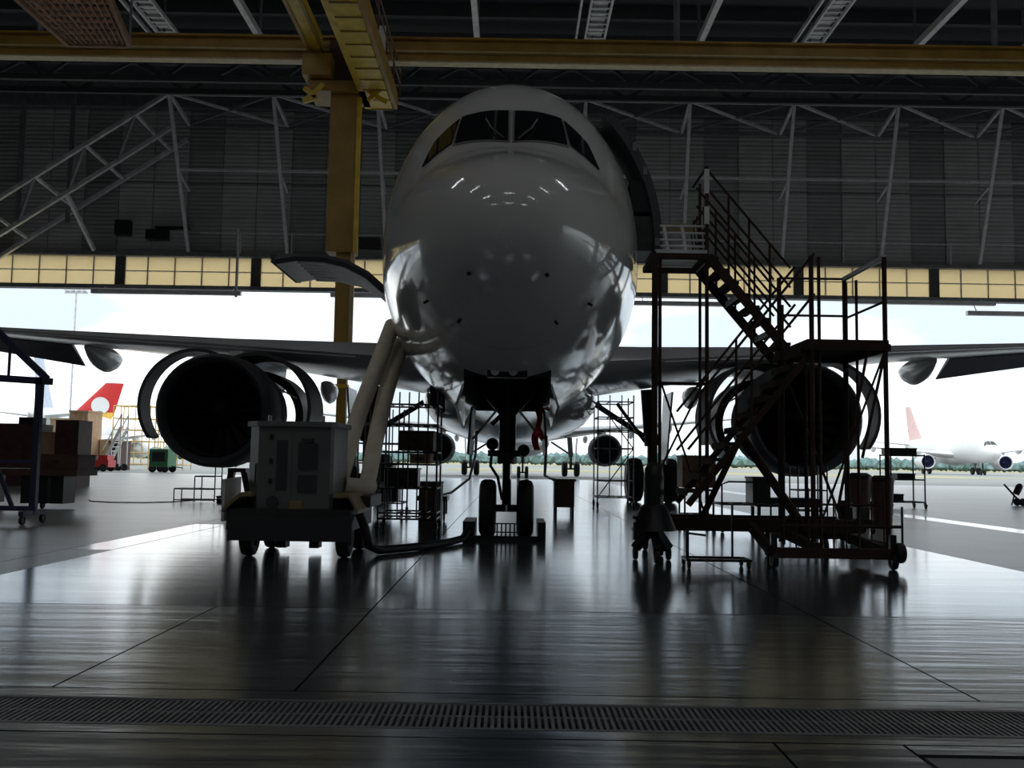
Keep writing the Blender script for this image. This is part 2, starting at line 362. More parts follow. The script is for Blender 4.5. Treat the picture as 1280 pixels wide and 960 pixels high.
# rails hung below the door header
for a, b, z, lb in ((-25.4, -16.4, 10.75, 'longest grey guide rail hung below door header over left wing'), (-11.0, -6.7, 10.75, 'short grey guide rail hung behind the yellow crane mast'), (7.2, 13.0, 10.55, 'grey guide rail hung below door header right of the fuselage'), (19.9, 29.0, 10.85, 'grey guide rail hung behind the top of the stair landing'), (27.3, 34, 10.25, 'lowest grey guide rail hung at the far right')):
    t = thing('guide_rail', lb, 'rail', ((a+b)/2, 57.2, z), group='rails below the door header')
    MB().bb(a, b, 57.05, 57.35, z, z+.26).build('beam', PALEST, t)
    if a < -20: MB().tube((b-.3, 57.2, z-.1), (b-.3, 57.2, 14.9), .09).build('hanging_post', STEEL, t)
    for x in (a+.6, b-.6): MB().tube((x, 57.2, z+.2), (x, 57.8, 11.3), .03).build('hanger', STEEL, t)

# ================================================================ OVERHEAD CRANE
rb = thing('crane_runway_beam', 'long ochre crane runway beam spanning the hangar above the cockpit', 'beam', (0, 35, 15.85))
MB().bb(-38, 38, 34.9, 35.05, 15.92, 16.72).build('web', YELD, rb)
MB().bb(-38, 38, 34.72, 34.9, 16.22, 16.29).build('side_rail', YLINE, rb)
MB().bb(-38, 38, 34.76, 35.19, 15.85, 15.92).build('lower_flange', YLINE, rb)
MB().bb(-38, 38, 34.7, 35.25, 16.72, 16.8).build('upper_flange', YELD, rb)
for x in (-30, -18, 6, 18, 30): MB().tube((x, 35, 16.7), (x, 35, 24), .12).build('hanger', STEELD, rb)
oc = thing('overhead_crane', 'yellow overhead crane with walkway girder and hanging telescopic mast', 'crane', (-6.4, 35, 2))
MB().bb(-7.6, -7.2, 12, 34.4, 16.0, 16.6).build('girder', YEL, oc)
MB().bb(-7.72, -7.6, 12, 34.4, 15.95, 16.05).bb(-7.2, -7.08, 12, 34.4, 15.95, 16.05).build('girder_flange', YELD, oc)
MB().bb(-7.85, -6.8, 34.0, 35.6, 15.0, 15.8).build('end_truck', YELD, oc)
MB().bb(-5.85, -5.6, 12, 36.2, 14.55, 15.2).build('girder', YEL, oc)
MB().bb(-4.75, -4.6, 12, 36.2, 14.55, 15.2).build('girder', YELD, oc)
for k in range(24): MB().bb(-5.58, -4.77, 13.05+k*.96, 13.95+k*.96, 14.50, 14.56).build('walkway_plate', YEL, oc)
for k in range(25): MB().bb(-5.6, -4.75, 13.02+k*.96-.03, 13.02+k*.96+.03, 14.47, 14.62).build('cross_member', YELD, oc)
for k in range(12): MB().tube((-4.5, 14+k*2, 14.9), (-4.5, 14+k*2, 16.0), .03).build('handrail_post', RUST, oc)
for z in (15.5, 16.0): MB().tube((-4.5, 13, z), (-4.5, 36.2, z), .03).build('handrail', RUST, oc)
MB().bb(-4.95, -4.7, 33.2, 33.5, 15.5, 16.5).build('sign_plate', WHITE, oc)
MB().bb(-7.7, -4.9, 34.4, 36.0, 14.55, 14.95).build('trolley', YELD, oc)
MB().bb(-7.0, -5.5, 34.7, 35.7, 14.9, 16.6).build('hoist_drum', CRATE, oc)
for sx in (-1, 1):
    x = -6.3+sx*1.15
    MB().bar((x-.35, 34.3, 14.6), (x+.1, 34.3, 14.25), .14, .18).build('claw', YEL, oc)
    MB().bar((x+.1, 34.3, 14.25), (x+.4*sx, 34.3, 14.1), .14, .18).build('claw', YEL, oc)
    MB().bar((x-.3, 34.3, 14.15), (x+.35, 34.3, 14.75), .12, .16).build('claw', YEL, oc)
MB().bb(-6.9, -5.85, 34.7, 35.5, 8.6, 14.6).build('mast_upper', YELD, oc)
MB().bb(-5.9, -5.74, 34.6, 34.7, 8.6, 14.4).build('mast_lit_edge', YEL, oc)  # bright strip paints the lit edge of the upper mast
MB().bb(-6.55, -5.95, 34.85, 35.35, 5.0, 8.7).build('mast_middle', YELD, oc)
MB().bb(-6.0, -5.85, 34.75, 34.85, 5.0, 8.7).build('mast_lit_edge', YLINE, oc)  # pale strip continues the painted lit edge down the mast
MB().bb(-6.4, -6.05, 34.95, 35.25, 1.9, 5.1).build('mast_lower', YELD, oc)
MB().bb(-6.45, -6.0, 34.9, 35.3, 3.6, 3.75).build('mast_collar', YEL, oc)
# cable ladders under the roof
for x, lb in ((-16.6, 'pale cable ladder above the left end of runway beam'), (3.5, 'pale cable ladder above the cockpit roof'), (13.75, 'pale cable ladder high above the boarding stair')):
    t = thing('cable_ladder', lb, 'cable ladder', (x, 32, 20.8), group='cable ladders under the roof')
    for dx in (-.75, -.32, .58): MB().bar((x+dx, 22, 20.9), (x+dx, 44, 20.9), .09, .2).build('side_rail', PALEST, t)
    rm = MB().box((0, 0, 0), (.9, .12, .06)).mesh('rung', PALEST)
    for k in range(44): inst(rm, 'rung', (.13, -9.8+k*.5, .1+(.05 if k % 3 else .12)), t)
    MB().bb(x-.2, x+.45, 22, 44, 21.02, 21.05).build('cable_bundle', STEEL, t)
    for y in (24, 34, 43.6): MB().tube((x, y, 20.9), (x, y, 24), .05).build('hanger', STEELD, t)
fl = thing('floodlight', 'small round floodlight clamped on cross rail near cable ladder', 'light', (16.0, 43.8, 20.6))
for dx in (-.12, .18): MB().lathe([(.001, .0), (.12, .02), (.13, .1), (.05, .3)], (16+dx, 43.9, 20.75), (0, 1, .2), 12).build('lamp_head', WHITE, fl, True)
# lattice work platform hung at top left
np_ = thing('lattice_work_platform', 'brown lattice work platform hanging at the top left corner', 'platform', (-12.5, 28, 15.2))
A, Bq, Cq, D = (Vector(p) for p in ((-15.7, 26.0, 15.2), (-12.1, 26.0, 15.2), (-13.6, 32.6, 15.4), (-15.75, 32.6, 15.4)))
for k in range(15):
    t = k/14; MB().bar(A.lerp(D, t), Bq.lerp(Cq, t), .05, .1).build('cross_slat', NETM, np_)
for k in range(13):
    t = k/12; MB().bar(A.lerp(Bq, t), D.lerp(Cq, t), .05, .12).build('long_slat', NETM, np_)
for p, q in ((A, Bq), (Bq, Cq), (Cq, D), (D, A)): MB().bar(p, q, .14, .24).build('edge_beam', NETM, np_)
for p in (A, Bq, Cq, D): MB().tube(p, (p.x, p.y, 24), .05).build('hanger', STEELD, np_)

# ceiling strip lamps above and behind the viewer
for i, y in enumerate((-16, -4, 8, 20)):
    for j, x in enumerate((-13, 0, 13)):
        if x == 0 and y > 0: continue
        t = thing('strip_lamp', 'white fluorescent strip lamp under the hangar roof', 'lamp', (x, y, 20.9), group='strip lamps under the roof')
        MB().bb(x-2.7, x+2.7, y-.2, y+.2, 21.0, 21.2).build('housing', PALEST, t)
        MB().bb(x-2.6, x+2.6, y-.13, y+.13, 20.92, 21.0).build('tube', LAMP, t)
        for dx in (-1.5, 1.5): MB().tube((x+dx, y, 21.2), (x+dx, y, 24), .02).build('hanger', STEELD, t)

# ================================================================ AIRLINERS
FT = [(0,3.10,3.10,0,3.10),(.1,3.42,2.80,.34,3.10),(.3,3.62,2.58,.57,3.11),(.6,3.80,2.38,.78,3.13),(1.0,3.97,2.20,.97,3.18),(1.5,4.17,2.05,1.15,3.27),(1.75,4.28,1.99,1.22,3.31),(2.5,4.93,1.87,1.39,3.42),(3.2,5.48,1.79,1.50,3.52),(3.8,5.76,1.76,1.59,3.58),(4.6,5.93,1.73,1.70,3.65),(5.6,5.99,1.72,1.82,3.72),(6.8,6.0,1.72,1.92,3.8),(8,6.0,1.72,1.95,3.84),(15,6.0,1.72,1.95,3.85),(24,6.0,1.72,1.95,3.85),(28,5.98,2.05,1.86,3.95),(32,5.9,3.0,1.38,4.4),(35.5,5.65,4.05,.72,4.85),(37.2,5.3,4.7,.3,5.0),(37.57,5.15,4.9,.1,5.02)]
def pchip(xs, ys):
    n = len(xs); h = [xs[i+1]-xs[i] for i in range(n-1)]; d = [(ys[i+1]-ys[i])/h[i] for i in range(n-1)]
    m = [0]*n; m[0] = d[0]; m[-1] = d[-1]
    for i in range(1, n-1):
        if d[i-1]*d[i] > 0:
            a = 2*h[i]+h[i-1]; b = h[i]+2*h[i-1]; m[i] = (a+b)/(a/d[i-1]+b/d[i])
    def f(x):
        x = min(max(x, xs[0]), xs[-1]); i = 0
        while i < n-2 and x > xs[i+1]: i += 1
        t = (x-xs[i])/h[i]
        return ys[i]*(1+2*t)*(1-t)**2+h[i]*m[i]*t*(1-t)**2+ys[i+1]*t*t*(3-2*t)+h[i]*m[i+1]*t*t*(t-1)
    return f
_fu = [pchip([math.sqrt(r[0]) for r in FT], [r[k] for r in FT]) for k in (1, 2, 3, 4)]
def fsec(s):
    u = math.sqrt(max(s, 0)); return [q(u) for q in _fu]
def fpt(s, th, off=0):
    top, bot, hw, zc = fsec(s); c, sn = math.cos(th), math.sin(th); b = (top-zc if sn >= 0 else zc-bot)
    p = Vector((hw*c, s, zc+b*sn))
    if off:
        n = Vector((c/max(hw, .01), 0, sn/max(b, .01))).normalized()
        p2 = Vector(((fsec(s+.02)[2])*c, s+.02, 0)); t2, b2, h2, z2 = fsec(s+.02); bb = (t2-z2 if sn >= 0 else z2-b2)
        ts = (Vector((h2*c, s+.02, z2+bb*sn))-p); n = (n-ts*(n.dot(ts)/ts.dot(ts))).normalized(); p = p+n*off
    return p
def patch(corners, off, th, nu=8, nv=6):
    """corners (s, angle) A B C D -> thick skin patch that follows the fuselage"""
    A, B, C_, D = corners; rows = []; offs = []
    for i in range(nv+1):
        v = i/nv; row = []; orow = []
        for j in range(nu+1):
            u = j/nu
            s = (A[0]*(1-u)+B[0]*u)*(1-v)+(D[0]*(1-u)+C_[0]*u)*v
            a = (A[1]*(1-u)+B[1]*u)*(1-v)+(D[1]*(1-u)+C_[1]*u)*v
            p = fpt(s, a, off); row.append(p); orow.append(fpt(s, a, off+th)-p)
        rows.append(row); offs.append(orow)
    return MB().slab(rows, offs)
def airfoil(chord, tc, n=10):
    pts = []
    def yt(x): return 5*tc*(.2969*math.sqrt(x)-.126*x-.3516*x*x+.2843*x**3-.1015*x**4)
    xs = [.5*(1-math.cos(PI*k/n)) for k in range(n+1)]
    up = [(x*chord, yt(x)*chord*1.05) for x in reversed(xs)]; lo = [(x*chord, -yt(x)*chord*.85) for x in xs[1:-1]]
    return up+lo
def wingmesh(secs, sgn=1):
    rows = []
    for X, Y, Z, c, tc, tw in secs:
        rows.append([(sgn*X, Y+y*math.cos(tw)+z*math.sin(tw), Z+z*math.cos(tw)-y*math.sin(tw)) for y, z in airfoil(c, tc)])
    b = MB().grid(rows, True); n = len(rows[0]); b.f.append(tuple(range(n))); b.f.append(tuple(range((len(rows)-1)*n, len(rows)*n))); return b
def vfin(secs):
    rows = [[(t, Y+y, Z) for y, t in airfoil(c, tc)] for Y, Z, c, tc in secs]
    b = MB().grid(rows, True); n = len(rows[0]); b.f.append(tuple(range(n))); b.f.append(tuple(range((len(rows)-1)*n, len(rows)*n))); return b
def canoe(x, y, z, L, w, h):
    rows = []
    for i in range(11):
        t = i/10; k = math.sin(PI*min(max(t, .02), .98))**.6
        rows.append([(x+w*k*math.cos(a*2*PI/12), y+L*t, z+(h*k*math.sin(a*2*PI/12)*(1 if math.sin(a*2*PI/12) < 0 else .4))-.1*t) for a in range(12)])
    b = MB().grid(rows, True); b.f.append(tuple(range(12))); b.f.append(tuple(range(120, 132))); return b
def cowl(ex, ez, R, y0, y1, a0, a1, hinge, swing, mt, name, parent, th=.07):
    rows = []; offs = []; c, s_ = math.cos(swing), math.sin(swing); n = 22
    def tr(x, z): dx, dz_ = x-hinge[0], z-hinge[1]; return (ex+hinge[0]+dx*c-dz_*s_, ez+hinge[1]+dx*s_+dz_*c)
    for y in (y0, y0+.05, (y0+y1)/2, y1-.05, y1):
        row = []; orow = []
        for k in range(n+1):
            a = a0+(a1-a0)*k/n; p = tr(R*math.cos(a), R*math.sin(a)); q = tr((R-th)*math.cos(a), (R-th)*math.sin(a))
            row.append((p[0], y, p[1])); orow.append((q[0]-p[0], 0, q[1]-p[1]))
        rows.append(row); offs.append(orow)
    return MB().slab(rows, offs).build(name, mt, parent, True, local=True)
def cutbox(me, boxes):
    bm = bmesh.new(); bm.from_mesh(me)
    for x0, x1, y0, y1, z0, z1 in boxes:
        for ax, v in ((0, x0), (0, x1), (1, y0), (1, y1), (2, z0), (2, z1)):
            if abs(v) > 50: continue
            co = Vector(); co[ax] = v; nn = Vector(); nn[ax] = 1
            bmesh.ops.bisect_plane(bm, geom=bm.verts[:]+bm.edges[:]+bm.faces[:], plane_co=co, plane_no=nn)
        kill = [f for f in bm.faces if all((lo <= c_ <= hi) for c_, lo, hi in zip(f.calc_center_median(), (x0, y0, z0), (x1, y1, z1)))]
        bmesh.ops.delete(bm, geom=kill, context='FACES')
    bm.to_mesh(me); bm.free()

def airliner(label, loc, rz=0, scale=1, main=False, paint=WHITE, tail=WHITE, liner=INLM, nac=WHITE, group=None, simple=False, dark=False):
    t = thing('airliner', label, 'airplane', loc, rz, group); t.scale = (scale,)*3
    L = dict(local=True)
    ns = 96 if main else 40
    ss = [0.0]+[37.57*(k/ns)**2.0 for k in range(1, ns+1)]; nth = 96 if main else 36
    rows = [[fpt(max(s, .0004), 2*PI*q/nth) for q in range(nth)] for s in ss]
    fb = MB().grid(rows, True); fb.f.append(tuple(range(nth))); fb.f.append(tuple(range((len(ss)-1)*nth, len(ss)*nth)))
    fus = fb.build('fuselage', paint, t, True, local=True)
    if main:
        cutbox(fus.data, [(-.44, .44, 2.3, 5.9, 0, 2.6), (1, 5, 4.62, 5.42, 3.45, 5.25), (-5, -1, 8.0, 9.8, 2.05, 3.75)])
        for p in fus.data.polygons: p.use_smooth = True
        # nose gear bay liner
        b = MB()
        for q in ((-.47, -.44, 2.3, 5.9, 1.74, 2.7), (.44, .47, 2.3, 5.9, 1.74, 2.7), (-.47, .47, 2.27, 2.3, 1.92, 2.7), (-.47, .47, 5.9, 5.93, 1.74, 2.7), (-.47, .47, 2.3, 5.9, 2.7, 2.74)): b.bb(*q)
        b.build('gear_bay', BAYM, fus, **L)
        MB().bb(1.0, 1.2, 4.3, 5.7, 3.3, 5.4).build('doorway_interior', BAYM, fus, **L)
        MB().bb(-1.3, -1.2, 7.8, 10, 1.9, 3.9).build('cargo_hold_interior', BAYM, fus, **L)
    H = PI/2
    for sg in (1, -1):
        q = lambda f: H-sg*f
        front = [(2.47, q(.026)), (2.57, q(.40)), (2.05, q(.475)), (1.872, q(.026))]
        side = [(2.56, q(.425)), (2.34, q(.66)), (1.975, q(.815)), (2.09, q(.505))]
        if main:
            fr = [(2.50, q(.010)), (2.60, q(.417)), (2.03, q(.495)), (1.84, q(.010))]
            patch(fr, .003, .012).build('windscreen_frame', FRAME, fus, True, **L)
        patch(front, .012, .012).build('windscreen_pane', GLASS, fus, True, **L)
        patch(side, .010, .012).build('side_window_pane', GLASS, fus, True, **L)
        if main:
            for a0, a1 in ((.70, 1.02),):
                MB().tube(fpt(.335, -H+sg*.6), fpt(.30, -H+sg*.6, .06), .018).build('air_probe', BLK, fus, **L)
            for ss_, aa in ((.95, .35), (1.1, .62)):
                MB().tube(fpt(ss_, -sg*0-H+sg*aa*1.4), fpt(ss_-.03, -H+sg*aa*1.4, .05), .015).build('air_probe', BLK, fus, **L)
    if main:
        # wipers, radome seam, light cluster under the nose
        for sg in (-1, 1):
            MB().path([fpt(1.86, H-sg*.06, .05), fpt(2.1, H-sg*.16, .06), fpt(2.3, H-sg*.2, .05)], .012, 6).build('wiper', BLK, fus, **L)
        rr = [[fpt(1.30, 2*PI*k/64, .001) for k in range(64)], [fpt(1.312, 2*PI*k/64, .001) for k in range(64)]]
        MB().grid(rr, True).build('radome_seam', FRAME, fus, **L)
    # belly fairing
    rows = []
    for i in range(15):
        u = i/14; k = math.sin(PI*min(max(u, .01), .99))**.5
        rows.append([(2.05*k*math.cos(a*2*PI/24), 10.2+9.6*u, 2.45+1.05*k*math.sin(a*2*PI/24)) for a in range(24)])
    b = MB().grid(rows, True); b.f.append(tuple(range(24))); b.f.append(tuple(range(14*24, 15*24)))
    b.build('belly_fairing', paint, t, True, **L)
    for sg in (1, -1):
        wm = WINGM if main else (WHITE if not dark else WINGM)
        W_ = [(1.5, 10.8, 3.0, 7.2, .145, .03), (2.8, 11.5, 3.14, 6.1, .14, .03), (6.4, 13.5, 3.55, 4.0, .12, .02), (10.5, 15.72, 3.98, 3.0, .115, .01), (13.7, 17.5, 4.32, 2.3, .11, 0), (16.7, 19.2, 4.64, 1.55, .105, -.01)]
        wing = wingmesh(W_, sg).build('wing', wm, t, True, **L)
        for X, Y, Z, l, w_, h_ in ((4.9, 17.0, 2.98, 1.9, .2, .42), (8.4, 17.0, 3.45, 2.3, .22, .5), (11.4, 17.6, 3.92, 2.4, .24, .52)):
            canoe(sg*X, Y, Z, l, w_, h_).build('flap_fairing', WINGM if main else wm, wing, True, **L)
        if main:
            MB().slab([[(sg*12.5, 19.2, 4.12), (sg*12.5, 20.1, 3.62)], [(sg*16.4, 20.4, 4.55), (sg*16.4, 21.0, 4.25)]], [[(0, .05, .09), (0, .02, .03)]]*2).build('aileron', WINGD, wing, **L)
            # leading edge slat gap line and tip fence
            MB().bar((sg*3.2, 11.68, 3.12), (sg*16.4, 19.0, 4.58), .03, .02).build('slat_edge', PALEST, wing, **L)
        f = vfin([(0, 0, 1.0, .1), (.35, .55, .55, .1), (.55, .75, .2, .1)])
        f.v = [(sg*16.75+x, 19.3+y, 4.64+z) for x, y, z in f.v]; f.build('wing_tip_fence', tail if simple else wm, wing, True, **L)
        # engine
        ex, ez, y0 = sg*5.76, 1.93, 10.5
        eng = MB().lathe([(.80, 1.15), (.90, .9), (.90, .5), (.93, .18), (.99, .04), (1.035, 0), (1.08, .05), (1.12, .3), (1.13, .98), (1.05, 1.02), (.96, 1.02)], (ex, y0, ez), (0, 1, 0), 48 if main else 24).build('inlet_cowl', nac, t, True, **L)
        MB().lathe([(.905, .2), (.89, .5), (.89, 1.0), (.001, 1.05)], (ex, y0-.01, ez), (0, 1, 0), 40).build('inlet_liner', liner, eng, True, **L)
        fan = MB()
        for k in range(18):
            a = k*2*PI/18; ca, sa = math.cos(a), math.sin(a); cb, sb = math.cos(a+.28), math.sin(a+.28)
            fan.add([(ex+.28*ca, y0+.80, ez+.28*sa), (ex+.86*ca, y0+.70, ez+.86*sa), (ex+.86*cb, y0+.92, ez+.86*sb), (ex+.28*cb, y0+.98, ez+.28*sb)], [(0, 1, 2, 3)])
        fan.build('fan', BLK if main else liner, eng, **L)
        MB().lathe([(.001, .42), (.1, .5), (.2, .65), (.29, .85), (.29, .98)], (ex, y0, ez), (0, 1, 0), 20).build('spinner', BLK if main else liner, eng, True, **L)
        if main:
            MB().lathe([(.98, 1.02), (1.0, 1.1), (.97, 1.9), (1.0, 2.0), (1.0, 2.1), (.6, 2.2), (.55, 3.6), (.45, 4.3), (.42, 4.5), (.001, 5.1)], (ex, y0, ez), (0, 1, 0), 36).build('engine_case', ENGM, eng, True, **L)
            for r_, yy in ((1.02, 1.3), (1.02, 1.7), (.62, 2.8)): MB().lathe([(r_-.02, -.03), (r_+.02, -.03), (r_+.02, .03), (r_-.02, .03)], (ex, y0+yy, ez), (0, 1, 0), 32, closed=True).build('case_ring', STEELD, eng, True, **L)
            MB().box((ex+.2, y0+1.6, ez-.92), (.5, .7, .2)).build('gearbox', ENGM, eng, **L)
            for k, (dx, dz_) in enumerate(((-.3, -.95), (.1, -1.03), (.55, -.85), (-.7, -.72))):
                MB().path([(ex+dx, y0+1.0, ez+dz_), (ex+dx*1.05, y0+1.5, ez+dz_*1.06), (ex+dx*.8, y0+2.4, ez+dz_*.75)], .03).build('fuel_pipe', STEELD, eng, **L)
            # opened cowls: fan cowl each side, reverser half on the inboard side
            i_ = -sg                      # inboard direction
            def ang(a): return a if i_ > 0 else PI-a
            cowl(ex, ez, 1.17, y0+1.0, y0+2.3, ang(math.radians(83)), ang(math.radians(-58)), (i_*.15, 1.12), i_*math.radians(29), NACM, 'fan_cowl', eng)
            cowl(ex, ez, 1.0, y0+2.45, y0+3.5, ang(math.radians(80)), ang(math.radians(-62)), (i_*.2, 1.0), i_*math.radians(15), ENGM, 'thrust_reverser_half', eng, .17)
            def ang2(a): return a if i_ < 0 else PI-a
            cowl(ex, ez, 1.17, y0+1.25, y0+1.8, ang2(math.radians(83)), ang2(math.radians(-76)), (-i_*.15, 1.12), -i_*math.radians(39), NACM, 'fan_cowl', eng)
            for d in (-1, 1):
                MB().tube((ex+d*.75, y0+1.8, ez+.62), (ex+d*1.25, y0+1.8, ez+.35), .02, 6).build('hold_open_rod', STEEL, eng, **L)
        else:
            MB().lathe([(1.13, .98), (1.12, 1.8), (1.02, 2.8), (.82, 3.6), (.6, 3.7), (.45, 4.3), (.001, 4.9)], (ex, y0, ez), (0, 1, 0), 24).build('nacelle', nac, eng, True, **L)
        MB().slab([[(ex-.14, y0+1.1, ez+.95), (ex-.14, y0+5.4, ez+.7)], [(ex-.14, y0+1.6, ez+1.32), (ex-.14, y0+5.6, ez+1.55)]], [[(.28, 0, 0)]*2]*2).build('pylon', WINGM if main else nac, t, **L)
        # main gear
        mx, my = sg*3.8, 17.7
        if simple: my = 16.8
        leg = MB().tube((mx, my, .58), (mx, my, 1.6), .11, 12).tube((mx, my, 1.5), (mx-sg*.12, my-.1, 3.0), .19, 12).build('main_gear_leg', BLK if main else STEELD, t, True, **L)
        MB().tube((mx-sg*.6, my, .58), (mx+sg*.6, my, .58), .07, 10).build('axle', BLK, leg, **L)
        MB().bar((mx-sg*.1, my+.1, 1.7), (mx-sg*1.5, my+.2, 2.6), .12, .14).build('side_stay', BLK, leg, **L)
        MB().slab([[(mx+sg*.3, my-.5, 1.0), (mx+sg*.3, my+.6, 1.0)], [(mx+sg*.42, my-.7, 2.9), (mx+sg*.42, my+.7, 2.9)]], [[(sg*.05, 0, 0)]*2]*2).build('gear_door', WINGM if main else WHITE, leg, **L)
        for d in (-.46, .46): wheel(leg, 'main_wheel', (mx+d, my, .585), (1, 0, 0), .585, .42, local=True, n=28)
        # stabiliser
        wingmesh([(.3, 31.0, 4.9, 4.0, .1, 0), (6.2, 34.6, 5.5, 1.5, .09, 0)], sg).build('stabiliser', paint, t, True, **L)
    if tail is TAILR:
        fin = vfin([(28.6, 5.5, 6.6, .09), (30.6, 7.4, 5.4, .09)]).build('tail_fin', TAILY, t, True, **L)
        vfin([(30.6, 7.4, 5.4, .09), (34.6, 11.8, 2.5, .09)]).build('fin_upper', TAILR, fin, True, **L)
        for sd in (-1, 1): MB().lathe([(.001, 0), (1.25, 0), (1.25, .04), (.001, .04)], (sd*.27, 34.0, 8.4), (sd, 0, 0), 20).build('round_emblem', WHITE, fin, **L)
    else:
        vfin([(28.6, 5.5, 6.6, .09), (30.6, 7.4, 5.4, .09), (34.6, 11.8, 2.5, .09)]).build('tail_fin', tail, t, True, **L)
    # nose gear
    ny = 5.0
    leg = MB().tube((0, ny, 1.1), (0, ny-.06, 2.5), .115, 14).tube((0, ny, .98), (0, ny, 1.14), .135, 14).build('nose_gear_leg', BLK, t, True, **L)
    MB().tube((0, ny, .34), (0, ny, 1.0), .062, 12).build('oleo_piston', CHROME if main else BLK, leg, True, **L)
    MB().tube((-.36, ny, .385), (.36, ny, .385), .05, 10).build('axle', BLK, leg, **L)
    for d in (-.25, .25): wheel(leg, 'nose_wheel', (d, ny, .385), (1, 0, 0), .385, .225, local=True, n=32)
    if main:
        MB().bar((0, ny-.12, 1.0), (0, ny-.34, .72), .09, .05).bar((0, ny-.34, .72), (0, ny-.1, .45), .08, .05).build('torque_link', BLK, leg, **L)
        MB().bar((-.22, ny-.05, 1.5), (0, ny-.02, 1.72), .05, .06).bar((.34, ny-.05, 1.95), (.06, ny-.02, 1.62), .05, .06).bar((-.34, ny-.05, 1.95), (-.06, ny-.02, 1.62), .05, .06).build('side_stay', BLK, leg, **L)
        MB().tube((-.26, ny-.08, 1.12), (.26, ny-.08, 1.12), .045, 10).build('steering_cylinder', BLK, leg, **L)
        for d in (-.2, .22): MB().lathe([(.001, -.02), (.075, 0), (.085, .05), (.05, .13), (.001, .15)], (d, ny-.2, 1.24 if d < 0 else 1.16), (0, 1, 0), 14).build('taxi_light', BLK, leg, True, **L)
        MB().path([(-.2, ny-.1, 1.2), (-.22, ny-.12, .95), (-.12, ny-.1, .8), (-.06, ny-.05, .5)], .02, 6).build('brake_hose', BLK, leg, **L)
        for sg in (-1, 1):
            MB().slab([[(sg*.46, 2.45, 1.86), (sg*.46, 4.3, 1.74)], [(sg*.55, 2.6, 1.62), (sg*.55, 4.3, 1.42)]], [[(sg*.03, 0, 0)]*2]*2).build('bay_door', PAINT, t, **L)
            MB().slab([[(sg*.46, 4.55, 1.73), (sg*.46, 5.7, 1.72)], [(sg*.50, 4.6, 1.1), (sg*.50, 5.6, 1.1)]], [[(sg*.03, 0, 0)]*2]*2).build('bay_door', NACM, t, **L)
            MB().tube((sg*.47, 4.9, 1.3), (sg*.15, 4.95, 1.7), .018, 6).build('door_rod', STEEL, t, **L)
        MB().box((0, 2.05, 1.93), (.42, .1, .09)).build('lamp_housing', BLK, t, **L)
        for d in (-.13, .06): MB().lathe([(.001, -.02), (.045, -.015), (.05, .03)], (d, 1.99, 1.95), (0, 1, 0), 12).build('nose_lamp', STEEL, t, True, **L)
        # open passenger door standing forward of its doorway
        def dpt(z, o):
            k = (z-3.72)/2.28; x = 1.95*math.sqrt(max(0, 1-(k if k > 0 else 0)**2)); return 1.95*math.cos(math.asin(max(-1, min(1, (z-3.72)/2.25))))+o
        zs = [3.62+1.75*k/14 for k in range(15)]
        rows = [[(dpt(z, -.06), y, z) for z in zs] for y in (3.72, 4.12, 4.52)]
        offs = [[(-.10, 0, -.04 if z > 4.6 else 0) for z in zs]]*3
        dr = MB().slab(rows, offs).build('passenger_door', NACM, t, True, **L)
        MB().bb(1.50, 1.76, 3.80, 4.45, 4.15, 4.55).build('slide_pack', BAYM, dr, **L)
        MB().bb(1.52, 1.78, 3.82, 4.42, 3.66, 4.1).build('door_lining', ENGM, dr, **L)
        MB().bar((1.72, 4.45, 3.95), (1.80, 4.75, 3.95), .1, .16).build('hinge_arm', ENGM, dr, **L)
        for z in (3.7, 4.6, 4.9): MB().bb(dpt(z, -.15), dpt(z, -.10), 3.70, 3.74, z, z+.1).build('door_latch', STEELD, dr, **L)
        # open cargo door on the other side
        pts = [(-1.86, 3.82), (-2.16, 3.93), (-2.45, 4.18), (-2.8, 4.36), (-3.2, 4.45), (-3.65, 4.46), (-4.0, 4.40)]
        rows = [[(x, y, z) for x, z in pts] for y in (8.0, 8.9, 9.8)]
        cdr = MB().slab(rows, [[(.02, 0, -.09)]*len(pts)]*3).build('cargo_door', PAINT, t, True, **L)
        for k in range(7):
            y = 8.12+k*.26; MB().path([(x+.02, y, z-.12) for x, z in pts[1:-1]], .035, 6).build('door_rib', BARE, cdr, **L)
        MB().slab([[(x+.02, y, z-.10) for x, z in pts[1:]] for y in (8.08, 9.74)], [[(0, 0, -.012)]*(len(pts)-1)]*2).build('door_lining', BARE, cdr, True, **L)
        MB().path([(x+.02, 8.0, z-.06) for x, z in pts], .07, 6).build('door_edge', NACM, cdr, **L)
        MB().bar((-4.0, 7.96, 4.36), (-4.0, 9.84, 4.36), .1, .12).build('door_sill_edge', NACM, cdr, **L)
    return t
AX, AY = -.05, 8.0
airliner('white narrow-body airliner nose-on in the hangar with its engine cowls open', (AX, AY, 0), main=True, paint=PAINT, nac=NACM)
airliner('second white airliner parked straight behind the first, mostly hidden by it', (.75, 55.4, 0), paint=WHITE, nac=NACM, dark=True)
airliner('distant white airliner with faded red tail on the apron at right', (86, 170, 0), rz=math.radians(-3.5), scale=1.25, tail=TAILP, liner=INLM2, nac=WHITE, simple=True)
airliner('distant airliner with red and yellow tail beyond the left engine', (-93, 131, 0), rz=math.radians(-72), tail=TAILR, simple=True)
airliner('distant airliner whose pale blue tail rises at the far left', (-54, 130, 0), rz=math.radians(191), tail=TAILB, simple=True)
rbn = thing('warning_ribbon', 'red warning ribbon hanging below the nose gear bay', 'ribbon', (.34, 12.2, 1.15))
